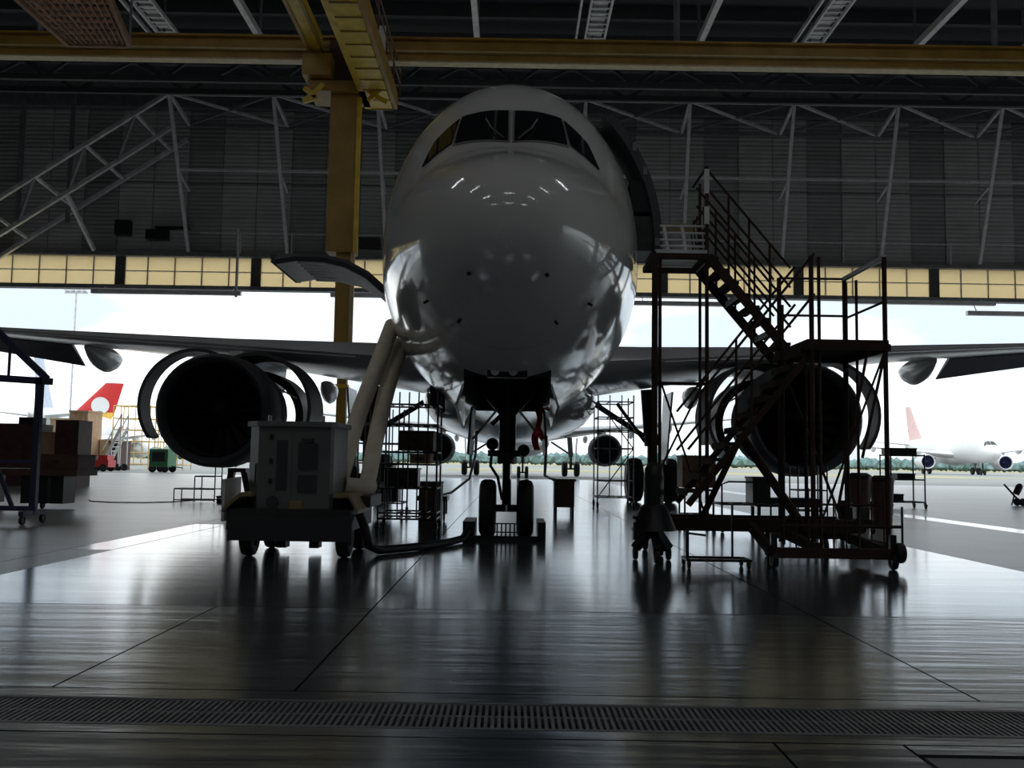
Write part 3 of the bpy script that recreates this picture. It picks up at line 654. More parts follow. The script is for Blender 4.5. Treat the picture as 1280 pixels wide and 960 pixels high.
def ribbon(x, y, z0, z1, w, ph):
    rows = []
    for k in range(13):
        u = k/12; z = z0+(z1-z0)*u; a = ph+2.2*math.sin(u*5); rows.append([(x+.03*math.sin(u*6+ph)-w*math.cos(a*.3)/2, y-w*math.sin(a)/2, z), (x+.03*math.sin(u*6+ph)+w*math.cos(a*.3)/2, y+w*math.sin(a)/2, z)])
    MB().slab(rows, [[(0, .004, 0)]*2]*13).build('strip', RED, rbn)
ribbon(.33, 12.2, 1.66, 1.16, .09, .4); ribbon(.37, 12.25, 1.7, 1.3, .07, 1.6)
# ================================================================ GROUND EQUIPMENT
# ---- ground air cart with two cream ducts
t = thing('ground_air_cart', 'grey boxy ground air cart with louvred panels in front of the left engine', 'cart', (-2.2, 10.5, 0))
rows = []
for z in (.5, 1.33): rows.append([(-2.70, 10.6, z), (-2.70, 9.98, z), (-2.56, 9.76, z), (-1.83, 9.76, z), (-1.80, 9.80, z), (-1.80, 10.6, z)])
b = MB().grid(rows, True); b.f += [tuple(range(6)), tuple(range(6, 12))]; cab = b.build('cabinet', CART, t)
rows = [[(-2.73, 10.64, z), (-2.73, 9.95, z), (-2.57, 9.72, z), (-1.82, 9.72, z), (-1.77, 9.79, z), (-1.77, 10.64, z)] for z in (1.33, 1.38)]
b = MB().grid(rows, True); b.f += [tuple(range(6)), tuple(range(6, 12))]; b.build('roof_lid', CART, t)
def pan(x0, x1, z0, z1, m, nm, d=.012): return MB().bb(x0, x1, 9.76-d, 9.77, z0, z1).build(nm, m, cab)
dl = pan(-2.50, -2.22, .56, 1.27, CART, 'door')
pan(-2.37, -2.26, .68, 1.19, CARTD, 'louvre', .02)
pan(-2.15, -1.96, .90, 1.16, CARTD, 'control_window', .02)
pan(-2.15, -1.96, .66, .84, CARTD, 'gauge_window', .02)
pan(-2.12, -2.0, 1.17, 1.21, CARTD, 'latch', .03)
for z in (.75, .95, 1.2): pan(-2.44, -2.41, z, z+.05, BLK, 'hinge', .03)
pan(-2.23, -2.10, .50, .58, FENDER, 'name_plate', .015)
MB().lathe([(.001, -.03), (.06, -.03), (.06, .0)], (-2.40, 9.76, .57), (0, 1, 0), 14).build('round_vent', CARTD, cab)
MB().slab([[(-2.69, 9.97, .72), (-2.69, 9.97, .95)], [(-2.59, 9.81, .72), (-2.59, 9.81, .95)]], [[(-.012, -.008, 0)]*2]*2).build('side_louvre', CARTD, cab)
for x in (-2.5, -1.95): MB().tube((x, 9.95, 1.38), (x, 9.95, 1.45), .02).build('lifting_eye', STEEL, t)
MB().bb(-2.84, -1.60, 9.7, 11.2, .28, .5).build('chassis', CARTB, t)
MB().bb(-2.82, -1.58, 9.68, 9.7, .18, .42).build('bumper', CARTB, t)
for x0, x1, x2 in ((-2.88, -2.70, -2.58), (-1.52, -1.62, -1.77)):
    MB().slab([[(x0, 9.66, .5), (x1, 9.66, .66), (x2, 9.66, .66)], [(x0, 10.5, .5), (x1, 10.5, .66), (x2, 10.5, .66)]], [[(0, 0, -.04)]*3]*2).build('fender', FENDER, t)
MB().slab([[(-2.97, 9.95, .35), (-2.97, 9.95, .78)], [(-2.93, 10.4, .35), (-2.93, 10.4, .80)]], [[(.03, 0, 0)]*2]*2).build('side_flap', PALEST, t)
for x in (-2.68, -1.70):
    for y in (10.0, 10.95): wheel(t, 'wheel', (x, y, .2), (1, 0, 0), .2, .14)
for x in (-2.45, -2.1): MB().bb(x-.05, x+.05, 10.4, 10.6, .05, .3).build('jack_leg', CARTB, t)
MB().bb(-1.78, -1.48, 10.25, 11.1, .5, .62).build('outlet_shelf', CARTB, t)
MB().path([(-1.80, 10.5, .72), (-1.66, 10.55, .70), (-1.55, 10.7, .72)], .10, 14).build('outlet_elbow', DUCT, t, True)
def duct(lb, pts, rs):
    P = [Vector(p) for p in pts]; Q = []; R_ = []
    for i in range(len(P)-1):
        for k in range(8):
            u = k/8; p0, p1, p2, p3 = P[max(i-1, 0)], P[i], P[i+1], P[min(i+2, len(P)-1)]
            Q.append(.5*((2*p1)+(p2-p0)*u+(2*p0-5*p1+4*p2-p3)*u*u+(3*p1-p0-3*p2+p3)*u**3)); R_.append(rs[0]+(rs[1]-rs[0])*(i+u)/(len(P)-1))
    Q.append(P[-1]); R_.append(rs[1])
    return tag(MB().path(Q, R_, 16).build('air_duct', DUCT, None, True), lb, 'duct', 'cream air ducts')
duct('upper cream fabric air duct rising from the cart to the fuselage', [(-1.92, 10.75, .66), (-1.90, 10.9, .85), (-1.88, 11.7, 1.5), (-1.83, 12.9, 2.25), (-1.80, 14.2, 3.0)], (.085, .12))
duct('lower cream fabric air duct nearer the nose gear', [(-1.62, 10.72, .72), (-1.62, 11.0, .80), (-1.64, 11.8, 1.38), (-1.66, 13.0, 2.1), (-1.66, 14.6, 2.86)], (.085, .12))
tag(MB().path([(-1.56, 10.0, .45), (-1.49, 9.98, .3), (-1.46, 10.05, .12), (-1.38, 10.3, .05), (-1.2, 10.6, .045), (-.95, 10.95, .045), (-.72, 11.5, .045), (-.58, 12.0, .05), (-.53, 12.3, .14)], .045, 10).build('power_hose', HOSE, None, True), 'thick black hose on the floor from the cart to the nose wheels', 'hose')
# ---- chock frame round the nose wheels
t = thing('wheel_chock_frame', 'low black chock frame with a small grille around the nose wheels', 'chock', (-.05, 12.6, 0))
for x0, x1 in ((-.60, -.45), (.36, .46)): MB().bb(x0, x1, 12.35, 13.3, 0, .24).build('side_block', BLK, t)
MB().bb(-.60, .46, 12.36, 12.46, 0, .06).build('front_plate', BLK, t)
for k in range(5): MB().bb(-.16+k*.055-.01, -.16+k*.055+.01, 12.38, 12.42, .06, .22).build('grille_bar', BLK, t)
for z in (.10, .21): MB().bb(-.2, .1, 12.385, 12.415, z, z+.015).build('grille_rail', BLK, t)
# ---- red brown tool cabinet on legs
t = thing('tool_cabinet', 'dark red-brown tool cabinet on legs right of the nose wheels', 'cabinet', (1.02, 18.4, 0))
MB().bb(.83, 1.21, 18.2, 18.7, .17, .66).build('body', CRATE, t); MB().bb(.80, 1.24, 18.17, 18.73, .66, .70).build('top', CRATE, t)
for x in (.86, 1.18):
    for y in (18.24, 18.66): MB().bb(x-.025, x+.025, y-.025, y+.025, 0, .17).build('leg', BLK, t)
for z in (.30, .46): MB().bb(.85, 1.19, 18.185, 18.2, z, z+.14).build('drawer', CRATE, t)
tag(MB().path([(.47, 12.9, 1.35), (.49, 13.6, 1.0), (.55, 15.5, .8), (.72, 17.6, .72), (.86, 18.2, .69)], .022, 8).build('service_hose', HOSE, None, True), 'black service hose sagging from the gear door to the tool cabinet', 'hose')
tag(MB().path([(-.47, 13.0, 1.4), (-.50, 13.6, 1.1), (-.62, 14.6, .75), (-.95, 15.6, .5), (-1.25, 16.2, .42)], .02, 8).build('service_hose', PALEST, None, True), 'pale service hose hanging from the left gear door to a low bench', 'hose')
t = thing('low_bench', 'low dark wheeled bench behind the pale service hose', 'bench', (-1.3, 16.4, 0))
MB().bb(-1.55, -1.05, 16.1, 16.7, .34, .42).build('top', BLK, t)
for x in (-1.5, -1.1):
    for y in (16.15, 16.65): MB().bb(x-.02, x+.02, y-.02, y+.02, .1, .34).build('leg', BLK, t)
    wheel(t, 'wheel', (x, 16.15, .06), (1, 0, 0), .06, .03, n=12)

def rack(name, label, cat, x0, x1, y0, y1, zt, shelves, mt, r=.014, vx=3, vz=None, boxes=(), group=None, cast=True):
    t = thing(name, label, cat, ((x0+x1)/2, (y0+y1)/2, 0), group=group); base = .13 if cast else 0
    for x in (x0, x1):
        for y in (y0, y1):
            MB().tube((x, y, base), (x, y, zt), r, 6).build('post', mt, t)
            if cast: caster(t, x, y, .055, .15)
    for z in shelves:
        for y in (y0, y1): MB().tube((x0, y, z), (x1, y, z), r, 6).build('rail', mt, t)
        for x in (x0, x1): MB().tube((x, y0, z), (x, y1, z), r, 6).build('rail', mt, t)
        for k in range(1, vx+1):
            x = x0+(x1-x0)*k/(vx+1); MB().tube((x, y0, z), (x, y1, z), r*.7, 6).build('shelf_wire', mt, t)
    if vz:
        for k in range(1, vx+1):
            x = x0+(x1-x0)*k/(vx+1); MB().tube((x, y0, vz[0]), (x, y0, vz[1]), r*.75, 6).build('upright_wire', mt, t)
    return t
rack('storage_rack', 'tall open black wire rack on casters left of the nose gear', 'rack', -1.82, -1.02, 13.3, 14.0, 1.95, (.2, .28, .62, .95, 1.12, 1.5, 1.78), BLK, .014, 5, (.2, 1.95))
def boxthing(name, lb, cat, x0, x1, y0, y1, z0, z1, m, lid=.03, group=None):
    t = thing(name, lb, cat, ((x0+x1)/2, (y0+y1)/2, z0), group=group)
    MB().bb(x0, x1, y0, y1, z0, z1-lid).build('body', m, t); MB().bb(x0-.012, x1+.012, y0-.012, y1+.012, z1-lid, z1).build('lid', m, t)
    h = MB().bar(((x0+x1)/2-.06, y0-.02, (z0+z1)/2), ((x0+x1)/2+.06, y0-.02, (z0+z1)/2), .02, .02).build('handle', BLK, t); return t
boxthing('equipment_case', 'dark case on the upper shelf of the wire rack', 'case', -1.55, -1.08, 13.36, 13.9, 1.14, 1.42, CRATE)
boxthing('equipment_case', 'black case on the middle shelf of the wire rack', 'case', -1.74, -1.3, 13.36, 13.9, .64, .9, BLK)
boxthing('equipment_case', 'tan case on the wire rack beneath the dark case', 'case', -1.40, -1.12, 13.36, 13.9, .965, 1.10, TAN, .02)
boxthing('storage_cabinet', 'dark cabinet standing on the floor behind the wire rack', 'cabinet', -1.42, -1.08, 15.0, 15.5, 0.0, .68, CRATE)
rack('storage_rack', 'second wire rack farther back behind the cream ducts', 'rack', -2.7, -1.9, 17.0, 17.8, 1.9, (.25, .6, .95, 1.3, 1.65), STEELD, .015, 3, (.25, 1.9))
boxthing('equipment_case', 'black case on the far wire rack behind the ducts', 'case', -2.6, -2.1, 17.1, 17.7, .62, .93, BLK)
boxthing('equipment_case', 'second black case low on the far wire rack', 'case', -2.5, -2.0, 17.1, 17.7, .27, .56, BLK)
# pale scaffold by the right main gear
t = rack('scaffold_tower', 'thin pale scaffold tower beside the right main wheels', 'scaffold', 1.95, 2.75, 21.6, 22.6, 2.55, (.25, .62, 1.0, 1.35, 1.75, 2.05, 2.4), STEELD, .016, 2, (.25, 2.55))
for a, bq in (((1.95, 21.6, .25), (2.75, 21.6, 1.35)), ((2.75, 21.6, 1.35), (1.95, 21.6, 2.4))): MB().tube(a, bq, .014, 6).build('brace', STEELD, t)
MB().bar((2.35, 21.4, 2.35), (2.98, 21.4, 1.5), .07, .07).build('brace', BLK, t)

# ---- boarding stair: door platform, two flights, landing
t = thing('boarding_stair', 'tall brown wheeled maintenance stair leading up to the aircraft door', 'stair', (2.7, 10.6, 0))
def P(a, b, r=.028, nm='post', m=STAIRM, n=8): return MB().tube(a, b, r, n).build(nm, m, t)
PX0, PX1, PY0, PY1, PZ = 1.58, 2.16, 10.6, 11.4, 3.38
P((PX0, PY0, .3), (PX0, PY0, PZ), .035); P((PX0+.06, PY0+.02, .3), (PX0+.06, PY0+.02, PZ), .02)
P((PX1, PY0, .3), (PX1, PY0, 4.36), .022); P((PX0+.11, PY1, .3), (PX0+.11, PY1, PZ), .026); P((PX1+.08, PY1, .3), (PX1+.08, PY1, 4.4), .018)
P((PX1, PY0, 4.05), (PX1, PY0, 4.33), .03, 'reflective_sleeve', WHITE); P((PX1, PY0, 3.7), (PX1, PY0, 3.9), .03, 'reflective_sleeve', WHITE)
for k in range(6): MB().bb(PX0, PX1, PY0+k*.16-.03, PY0+k*.16+.03, PZ-.02, PZ+.02).build('deck_slat', PALEST, t)
for y in (PY0, PY1): MB().bb(PX0-.02, PX1+.02, y-.03, y+.03, PZ-.08, PZ-.02).build('deck_beam', STAIRM, t)
for x in (PX0, PX1): MB().bb(x-.03, x+.03, PY0, PY1, PZ-.08, PZ-.02).build('deck_beam', STAIRM, t)
for z in (3.45, 3.52, 3.60, 3.68): P((PX0+.06, PY0+.02, z), (PX1, PY0+.02, z), .013, 'guard_rail', PALEST)
for x in (PX0+.1, PX0+.3): P((x, PY0+.02, 3.68), (x+.05, PY0+.02, 3.40), .018, 'guard_post', WHITE)
for z in (3.9, 4.36): P((PX1, PY0, z), (PX1, PY1, z), .016, 'guard_rail')
for k in range(5): P((PX1, PY0+.1+k*.15, PZ), (PX1, PY0+.2+k*.2, 3.95), .009, 'guard_bar', n=6)
MB().bb(PX0+.2, PX1, PY1-.03, PY1, 3.80, 3.90).build('warning_board', FENDER, t)
# flight one, right and down
LX0, LX1, LZ = 3.05, 3.80, 2.28
A1, B1 = Vector((PX1+.02, 0, PZ+.02)), Vector((LX0+.05, 0, LZ+.02))
def flight(A, B, y0, y1, n, nm='stringer', sh=.10, rails=(.25, .48, .70, .92), ups=(.25, .5, .75)):
    for y in (y0, y1): MB().bar((A.x, y, A.z-.06), (B.x, y, B.z-.06), .04, sh).build(nm, STAIRM, t)
    dx = (B.x-A.x)/n; dz_ = (B.z-A.z)/n
    for k in range(n):
        x = A.x+dx*(k+.5); z = A.z+dz_*(k+.5)
        MB().bb(x-abs(dx)*.55, x+abs(dx)*.55, y0+.02, y1-.02, z-.02, z+.015).build('tread', STAIRM, t)
        MB().bb(x-abs(dx)*.55-.005, x-abs(dx)*.55+.005, y0+.02, y1-.02, z-.05, z+.015).build('tread_nose', PALEST if k % 3 == 0 and sh > .08 else STAIRM, t)
    for y in (y0, y1):
        for h in rails: P((A.x, y, A.z+h), (B.x, y, B.z+h), .014, 'handrail')
        for u in ups: p = A.lerp(B, u); P((p.x, y, p.z-.05), (p.x, y, p.z+.92), .014, 'handrail_post')
flight(A1, B1, 10.62, 11.3, 8)
A2, B2 = Vector((LX0+.05, 0, LZ)), Vector((1.80, 0, .66))
flight(A2, B2, 9.78, 10.45, 10, sh=.065, rails=(.50, .92), ups=(.5,))
# landing tower
for x in (LX0, LX1):
    for y in (9.72, 10.9): P((x, y, .16), (x, y, LZ+.88), .026)
P((LX0+.09, 9.76, .16), (LX0+.09, 9.76, LZ+.88), .018); P((LX0-.08, 10.5, .16), (LX0-.08, 10.5, LZ+.5), .02); P((LX0+.17, 10.5, .16), (LX0+.17, 10.5, LZ), .02)
P((LX1-.08, 10.3, .16), (LX1-.08, 10.3, LZ+.75), .016); P((LX1-.05, 10.7, .16), (LX1-.05, 10.7, LZ+.8), .016)
MB().bb(LX0-.05, LX1+.03, 9.70, 10.92, LZ-.02, LZ+.02).build('landing_deck', STAIRM, t)
for y in (9.70, 10.92): MB().bb(LX0-.05, LX1+.03, y-.02, y+.02, LZ-.09, LZ-.02).build('deck_beam', STAIRM, t)
for x in (LX0-.05, LX1+.03): MB().bb(x-.02, x+.02, 9.7, 10.92, LZ-.09, LZ-.02).build('deck_beam', STAIRM, t)
P((LX1, 9.72, LZ+.88), (LX1, 10.9, LZ+.88), .03, 'guard_rail', PALEST); P((LX1, 9.72, LZ+.42), (LX1, 10.9, LZ+.42), .014, 'guard_rail')
P((LX0, 10.9, LZ+.45), (LX1, 10.9, LZ+.45), .014, 'guard_rail'); P((LX0, 10.9, LZ+.88), (LX1, 10.9, LZ+.88), .014, 'guard_rail')
# base frame
for a, bq, w_, h_ in (((1.5, 10.55, .36), (3.85, 10.55, .36), .07, .14), ((1.5, 11.45, .36), (3.85, 11.45, .36), .07, .12), ((2.6, 9.62, .15), (3.86, 9.62, .15), .08, .10), ((2.9, 11.4, .2), (3.86, 11.4, .2), .06, .08), ((1.58, 10.5, .36), (1.58, 11.45, .36), .06, .1), ((3.05, 9.62, .2), (3.05, 11.5, .3), .06, .1), ((3.82, 9.62, .15), (3.82, 11.5, .25), .06, .1), ((2.6, 9.62, .16), (2.62, 10.55, .36), .07, .1)):
    MB().bar(a, bq, w_, h_).build('base_beam', STAIRM, t)
for a, bq, r in (((2.5, 10.5, 1.35), (3.22, 10.5, .3), .05), ((1.62, 10.6, 2.0), (2.16, 10.6, .4), .012), ((2.16, 10.6, 2.0), (1.62, 10.6, .9), .012), ((1.6, 10.6, 1.9), (2.16, 10.6, 1.9), .02),
                 ((3.05, 9.72, .25), (3.8, 9.72, 2.2), .012), ((3.62, 9.72, 2.2), (3.3, 9.72, .6), .016), ((3.8, 10.9, .25), (3.05, 10.9, 2.2), .016), ((3.8, 9.72, 2.2), (3.55, 9.72, 1.1), .016), ((2.5, 10.5, 1.3), (2.1, 10.6, .42), .035)):
    P(a, bq, r, 'brace')
for k in range(9): x = 2.72+k*.125; P((x, 9.62, .15), (x, 9.62, .55+.12*(k % 3)), .009, 'rod', n=6)
P((3.9, 9.62, .12), (3.9, 9.62, .62), .012, 'rod'); P((2.7, 9.62, .42), (3.9, 9.62, .42), .016, 'lower_rail')
P((2.9, 9.9, .62), (3.85, 9.9, .62), .012, 'lower_rail')
for x, y in ((1.66, 10.7), (1.6, 11.45), (2.62, 9.62), (3.80, 9.62), (3.7, 11.4), (2.9, 10.9)):
    c = MB().bar((x, y, .34), (x, y, .17), .06, .06).build('caster', BLK, t); wheel(c, 'caster_wheel', (x, y-.02, .085), (1, 0, 0), .085, .06, n=16)
wheel(t, 'transport_wheel', (3.84, 9.55, .17), (1, 0, 0), .10, .09, n=18)

# ---- black tripod jack
t = thing('tripod_jack', 'black tripod jack at the left foot of the brown stair', 'jack', (1.55, 10.1, 0))
MB().lathe([(.001, 0), (.10, 0), (.105, .5), (.095, .60), (.05, .66), (.001, .67)], (1.50, 10.1, .36), (0, 0, 1), 18).build('cylinder', BLK, t, True)
MB().lathe([(.24, 0), (.22, .05), (.14, .24), (.10, .27)], (1.50, 10.1, .32), (0, 0, 1), 18).build('skirt', BLK, t, True)
for k in range(3):
    a = k*2*PI/3+.5; ex, ey = 1.50+.20*math.cos(a), 10.1+.26*math.sin(a)
    l = MB().bar((1.50, 10.1, .36), (ex, ey, .12), .07, .09).build('leg', BLK, t); wheel(l, 'caster_wheel', (ex, ey, .07), (1, 0, 0), .07, .05, n=14)
MB().tube((1.47, 10.05, .4), (1.27, 9.95, .46), .02).build('pump_handle', BLK, t)
MB().bb(1.28, 1.40, 10.02, 10.16, .22, .40).build('pump', BLK, t)
# ---- low dolly in front of the stair
t = thing('low_dolly', 'low black frame dolly with a short post in front of the stair', 'dolly', (2.07, 9.6, 0))
for a, bq in (((1.74, 9.45, .08), (2.36, 9.45, .08)), ((1.74, 9.75, .08), (2.32, 9.75, .08)), ((1.74, 9.45, .08), (1.74, 9.75, .08)), ((2.34, 9.45, .08), (2.34, 9.75, .08))): MB().bar(a, bq, .03, .025).build('frame_bar', BLK, t)
MB().bar((1.76, 9.6, .08), (1.76, 9.6, .36), .03, .03).build('post', BLK, t); MB().bar((1.76, 9.6, .33), (1.94, 9.6, .31), .04, .02).build('pedal', BLK, t)
MB().bar((2.24, 9.75, .08), (2.24, 9.75, .62), .02, .02).build('post', BLK, t)
for x in (1.75, 2.33):
    for y in (9.45, 9.75): wheel(t, 'caster_wheel', (x, y, .04), (1, 0, 0), .04, .03, n=12)
# ---- clutter behind the stair
t = rack('tool_trolley', 'small trolley carrying a rust coloured case behind the stair', 'trolley', 2.82, 3.28, 15.6, 16.1, .62, (.2, .6), BLK, .016, 2)
boxthing('equipment_case', 'rust brown case on the small trolley seen through the stair', 'case', 2.78, 3.32, 15.6, 16.1, .64, 1.16, RUST)
t = rack('tool_trolley', 'black tube trolley with a handle under the right engine, left side', 'trolley', 3.2, 4.1, 14.6, 15.2, .46, (.2, .42), BLK, .016, 3)
MB().path([(3.2, 14.6, .46), (3.2, 14.6, .72), (3.3, 14.6, .76), (3.7, 14.6, .76)], .014, 6).build('handle', BLK, t)
boxthing('equipment_case', 'tall black case standing on the tube trolley under the right engine', 'case', 3.68, 3.95, 14.65, 15.1, .44, .84, BLK)
t = thing('engine_bench', 'long dark bench on wheels below the right engine', 'bench', (4.35, 15.2, 0))
MB().bb(3.9, 4.9, 15.3, 15.8, .36, .50).build('top', BLK, t)
for x in (3.95, 4.85):
    for y in (15.35, 15.75): MB().bb(x-.025, x+.025, y-.025, y+.025, .1, .36).build('leg', BLK, t); wheel(t, 'wheel', (x, y, .06), (1, 0, 0), .06, .04, n=12)
t = thing('pump_cart', 'small dark pump cart on the floor right of the engine bench', 'cart', (5.25, 14.8, 0))
MB().bb(5.0, 5.5, 14.6, 15.0, .14, .22).build('deck', BLK, t); MB().lathe([(.001, 0), (.11, 0), (.11, .24), (.06, .28), (.001, .28)], (5.13, 14.8, .22), (0, 0, 1), 14).build('reservoir', BLK, t, True)
MB().bb(5.27, 5.45, 14.68, 14.92, .22, .40).build('motor', ENGM, t); MB().path([(5.0, 14.8, .2), (4.94, 14.8, .6), (4.94, 14.8, .68)], .014, 6).build('handle', STEEL, t)
for x in (5.02, 5.48):
    for y in (14.62, 14.98): wheel(t, 'wheel', (x, y, .07), (1, 0, 0), .07, .04, n=12)
for x, y, h, lb in ((5.75, 15.9, .92, 'dark waste bin nearest the stair at right'), (6.2, 16.1, .88, 'dark waste bin just right of the other bin')):
    t = thing('waste_bin', lb, 'bin', (x, y, 0), group='bins beside the stair')
    MB().lathe([(.001, 0), (.15, 0), (.19, h-.1), (.19, h-.08)], (x, y, 0), (0, 0, 1), 16).build('body', CRATE, t, True)
    MB().lathe([(.20, 0), (.20, .05), (.12, .1), (.001, .1)], (x, y, h-.1), (0, 0, 1), 16).build('lid', BLK, t, True)
rack('parts_stand', 'thin upright parts stand between the right engine and the bins', 'stand', 4.95, 5.45, 16.6, 17.1, 1.02, (.25, .6, 1.0), BLK, .014, 2, (.25, 1.02))
t = rack('shelf_trolley', 'tall shelf trolley on casters right of the stair', 'trolley', 9.55, 10.4, 24.2, 24.9, 1.36, (.16, .72, 1.33), BLK, .02, 3)
boxthing('equipment_case', 'black case on the top shelf of the shelf trolley', 'case', 9.55, 10.25, 24.3, 24.8, 1.35, 1.52, BLK)
boxthing('equipment_case', 'black case on the middle shelf of the shelf trolley', 'case', 9.75, 10.2, 24.3, 24.8, .74, .88, BLK)
boxthing('equipment_case', 'black case on the bottom shelf of the shelf trolley', 'case', 9.5, 9.9, 24.3, 24.8, .18, .36, BLK)
t = thing('hand_cart', 'small dark two-wheeled hand cart tilted back on the apron at right', 'cart', (14.3, 27.2, 0))
MB().bar((13.92, 27.2, .60), (14.32, 27.2, .16), .04, .04).build('handle', BLK, t)
MB().lathe([(.001, 0), (.09, .02), (.10, .25), (.05, .33), (.001, .34)], (14.24, 27.2, .32), (.45, 0, .9), 14).build('bottle', BLK, t, True)
MB().bar((14.2, 27.2, .3), (14.12, 27.2, .02), .03, .03).build('stand_leg', BLK, t)
for y in (27.05, 27.35): wheel(t, 'wheel', (14.36, y, .11), (0, 1, 0), .11, .05, n=16)

# ---- left side
t = thing('gable_frame', 'navy blue steel gable frame on wheels at the left edge', 'frame', (-8, 14.1, 0))
for x in (-6.95, -9.1):
    MB().bar((x, 14.1, .14), (x, 14.1, 2.14), .09, .09).build('post', BLUE, t)
    f = MB().bar((x, 13.75, .16), (x, 14.45, .16), .07, .07).build('foot', BLUE, t)
    for y in (13.8, 14.4): wheel(f, 'caster_wheel', (x, y, .07), (1, 0, 0), .07, .05, n=14)
MB().bar((-6.78, 14.1, 2.08), (-9.25, 14.1, 2.20), .09, .10).build('tie_beam', BLUE, t)
MB().bar((-6.85, 14.1, 2.12), (-8.05, 14.1, 3.2), .08, .09).build('rafter', BLUE, t); MB().bar((-9.2, 14.1, 2.2), (-8.05, 14.1, 3.2), .08, .09).build('rafter', BLUE, t)
MB().bar((-7.42, 14.1, 2.14), (-7.42, 14.1, 2.6), .03, .03).build('king_rod', BLUE, t)
MB().bar((-7.25, 14.1, .22), (-7.5, 14.1, .8), .05, .05).build('brace', BLUE, t)
MB().bar((-6.9, 14.1, .22), (-9.1, 14.1, .22), .07, .07).build('bottom_beam', BLUE, t)
MB().bar((-6.95, 14.1, .9), (-9.1, 14.1, .9), .05, .05).build('mid_beam', BLUE, t)
t = thing('equipment_trolley', 'dark flat trolley with thick legs behind the navy frame', 'trolley', (-8.9, 18.3, 0))
MB().bb(-9.9, -8.05, 17.9, 18.8, .62, .74).build('deck', CRATE, t)
for x in (-9.8, -9.0, -8.75, -8.45):
    MB().bb(x-.12, x+.12, 18.0, 18.5, .1, .62).build('leg', BLK, t)
for x in (-9.7, -8.75): wheel(t, 'wheel', (x, 18.1, .07), (1, 0, 0), .07, .05, n=14)
boxthing('crate', 'large dark brown crate standing on the floor at the left edge', 'crate', -17.4, -15.35, 31, 32.2, 0, 2.0, CRATE)
boxthing('crate', 'upright dark brown crate right of the tan carton', 'crate', -14.7, -13.95, 31, 32, 0, 2.14, CRATE)
boxthing('carton', 'tan carton standing between the two dark brown crates', 'carton', -15.25, -14.8, 31.2, 32, 0, 1.75, TAN)
boxthing('tool_case', 'small black case lying on top of the large dark crate', 'case', -16.0, -15.4, 31.2, 31.8, 2.0, 2.22, BLK)
boxthing('crate', 'low dark brown crate lying on the flat trolley', 'crate', -8.86, -8.06, 17.95, 18.7, .745, 1.02, CRATE, .02)
t = thing('wheeled_steps', 'small black tube steps on the floor beside the left engine', 'steps', (-6.9, 21.6, 0))
for y in (21.4, 21.9):
    for a, bq in (((-7.45, y, .02), (-7.45, y, .30)), ((-7.0, y, .02), (-7.0, y, .58)), ((-6.55, y, .02), (-6.55, y, .82)), ((-7.45, y, .30), (-6.55, y, .30)), ((-7.0, y, .58), (-6.55, y, .58)), ((-7.45, y, .06), (-6.55, y, .06))): MB().tube(a, bq, .014, 6).build('frame_tube', BLK, t)
for x0, z in ((-7.45, .3), (-7.0, .58)): MB().bb(x0, x0+.45, 21.4, 21.9, z, z+.02).build('tread', BLK, t)
boxthing('toolbox', 'small black toolbox beside the tube steps', 'toolbox', -6.5, -6.15, 21.4, 21.7, 0, .16, BLK)
tag(MB().path([(-9.5, 21.8, .012), (-9.2, 21.2, .012), (-8.6, 20.8, .012), (-7.9, 20.9, .012), (-7.5, 21.4, .012), (-7.3, 22.5, .012)], .012, 6).build('floor_cable', BLACK, None, True), 'thin black cable curving across the floor near the tube steps', 'cable')

# ---- outside, left
for x0, x1, y, z1, m, lb in ((-33.6, -31.4, 70, 3.6, BEIGE, 'beige container farthest left outside the hangar'), (-31.3, -30.0, 68, 4.1, TAN, 'tan tall container outside behind the dark crates'), (-29.9, -28.9, 70, 2.1, BEIGE, 'low beige container between the tan container and red tug'), (-28.8, -28.2, 69, 2.0, CRATE, 'brown upright cabinet outside beside the red tug')):
    t = thing('container', lb, 'container', ((x0+x1)/2, y, 0), group='containers outside at left')
    MB().bb(x0, x1, y, y+2.4, 0, z1).build('body', m, t)
    for k in range(1, 4): x = x0+(x1-x0)*k/4; MB().bb(x-.03, x+.03, y-.05, y, .1, z1-.1).build('rib', m, t)
    MB().bb(x0-.05, x1+.05, y-.06, y+2.46, z1, z1+.1).build('roof', m, t)
for x0, x1, y, zt, m, lb in ((-31.5, -28.6, 76, 5.0, SCAFY, 'yellow docking scaffold behind the containers'), (-28.5, -26.2, 77, 4.6, SCAFY, 'yellow docking scaffold right behind the white steps')):
    t = rack('docking_scaffold', lb, 'scaffold', x0, x1, y, y+2, zt, [.4, 1.3, 2.2, 3.1, 4.0, zt], m, .05, 4, (.3, zt), group='yellow scaffolds outside', cast=False)
t = thing('passenger_steps', 'white wheeled passenger steps outside below the red tail', 'steps', (-27.3, 66, 0))
for y in (66, 67.2):
    MB().bar((-28.0, y, .4), (-26.8, y, 3.0), .09, .2).build('stringer', WHITE, t); MB().bar((-28.0, y, 1.4), (-26.8, y, 3.9), .06, .06).build('handrail', WHITE, t)
    for x, z in ((-26.8, 3.9), (-27.4, 2.6)): MB().bar((x, y, .3), (x, y, z), .08, .08).build('post', WHITE, t)
for x in (-27.9, -26.9):
    for y in (66.1, 67.1): wheel(t, 'wheel', (x, y, .25), (0, 1, 0), .25, .15, n=14)
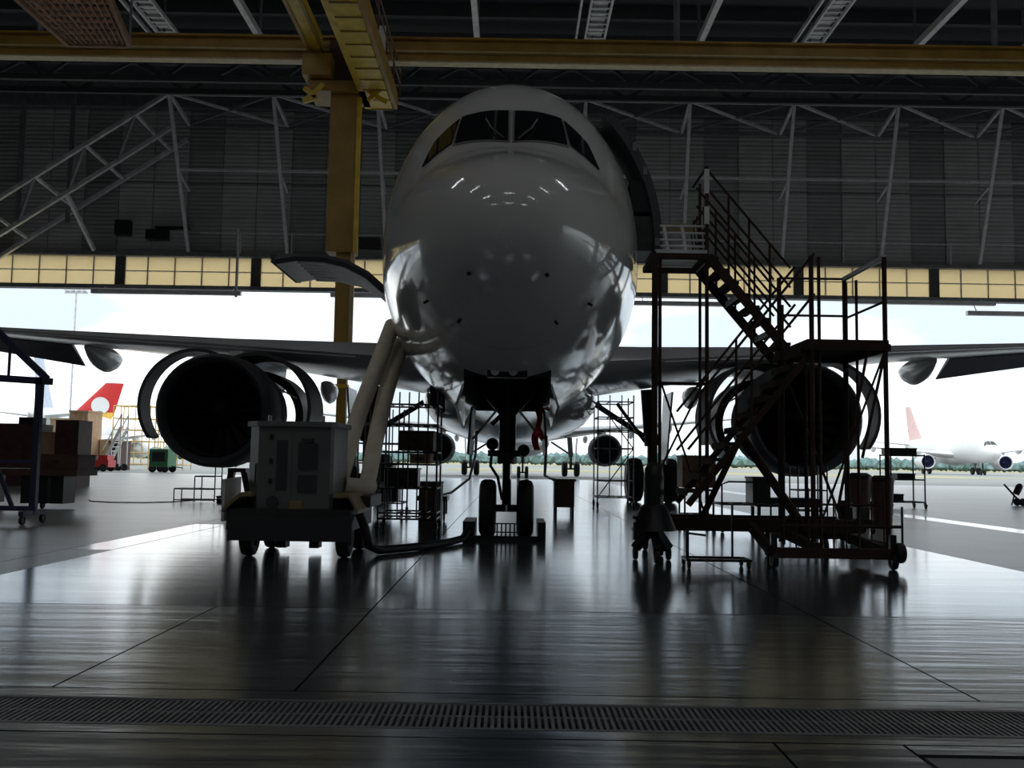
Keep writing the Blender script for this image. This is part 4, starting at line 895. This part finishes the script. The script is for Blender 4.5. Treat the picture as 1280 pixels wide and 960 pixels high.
for k in range(9): MB().bb(-28.0+k*.135, -27.86+k*.135, 66, 67.2, .45+k*.29, .5+k*.29).build('tread', WHITE, t)
t = thing('tow_tractor', 'low red tow tractor parked outside at left', 'vehicle', (-28.2, 62, 0))
MB().bb(-27.4, -25.9, 62, 63.2, .28, .75).build('body', TAILR, t); MB().bb(-26.6, -26.0, 62.1, 63.1, .75, 1.05).build('hood', TAILR, t); MB().bb(-27.2, -26.9, 62.2, 63.0, .75, 1.0).build('seat', BLK, t)
for x in (-27.1, -26.2):
    for y in (62, 63.2): wheel(t, 'wheel', (x, y, .25), (0, 1, 0), .25, .2, n=16)
t = thing('ground_power_unit', 'dark green ground power unit outside left of the engine', 'vehicle', (-22.6, 62, 0))
MB().bb(-23.2, -22.0, 61.8, 63.4, .35, 1.5).build('body', GREEN, t); MB().bb(-23.0, -22.2, 61.75, 61.8, .7, 1.3).build('grille', BLK, t); MB().bar((-22.0, 62.6, .4), (-21.3, 62.6, .3), .06, .06).build('tow_bar', BLK, t)
for x in (-23, -22.2):
    for y in (61.9, 63.3): wheel(t, 'wheel', (x, y, .25), (0, 1, 0), .25, .18, n=16)
t = thing('apron_light_mast', 'thin tall floodlight mast on the apron at far left', 'mast', (-46, 100, 0))
MB().tube((-46, 100, 0), (-46, 100, 18.2), .13, 8, .09).build('pole', STEEL, t)
MB().bb(-47.2, -44.8, 99.9, 100.1, 18.0, 18.2).build('cross_arm', STEEL, t)
for k in range(4): MB().box((-46.9+k*.6, 99.8, 18.35), (.4, .3, .3)).build('lamp_head', STEEL, t)

t = thing('engine_stand', 'black engine support stand on the floor under the left engine', 'stand', (-5.4, 19.3, 0))
MB().bb(-5.75, -5.1, 19.0, 19.7, .1, .2).build('base', BLK, t)
for x in (-5.66, -5.2):
    MB().bar((x, 19.3, .2), (-5.45+(x+5.43)*.5, 19.3, .78), .12, .14).build('leg', BLK, t)
    for y in (19.1, 19.6): wheel(t, 'wheel', (x, y, .08), (1, 0, 0), .08, .05, n=14)
MB().bb(-5.62, -5.26, 19.15, 19.5, .72, .80).build('cradle', BLK, t)
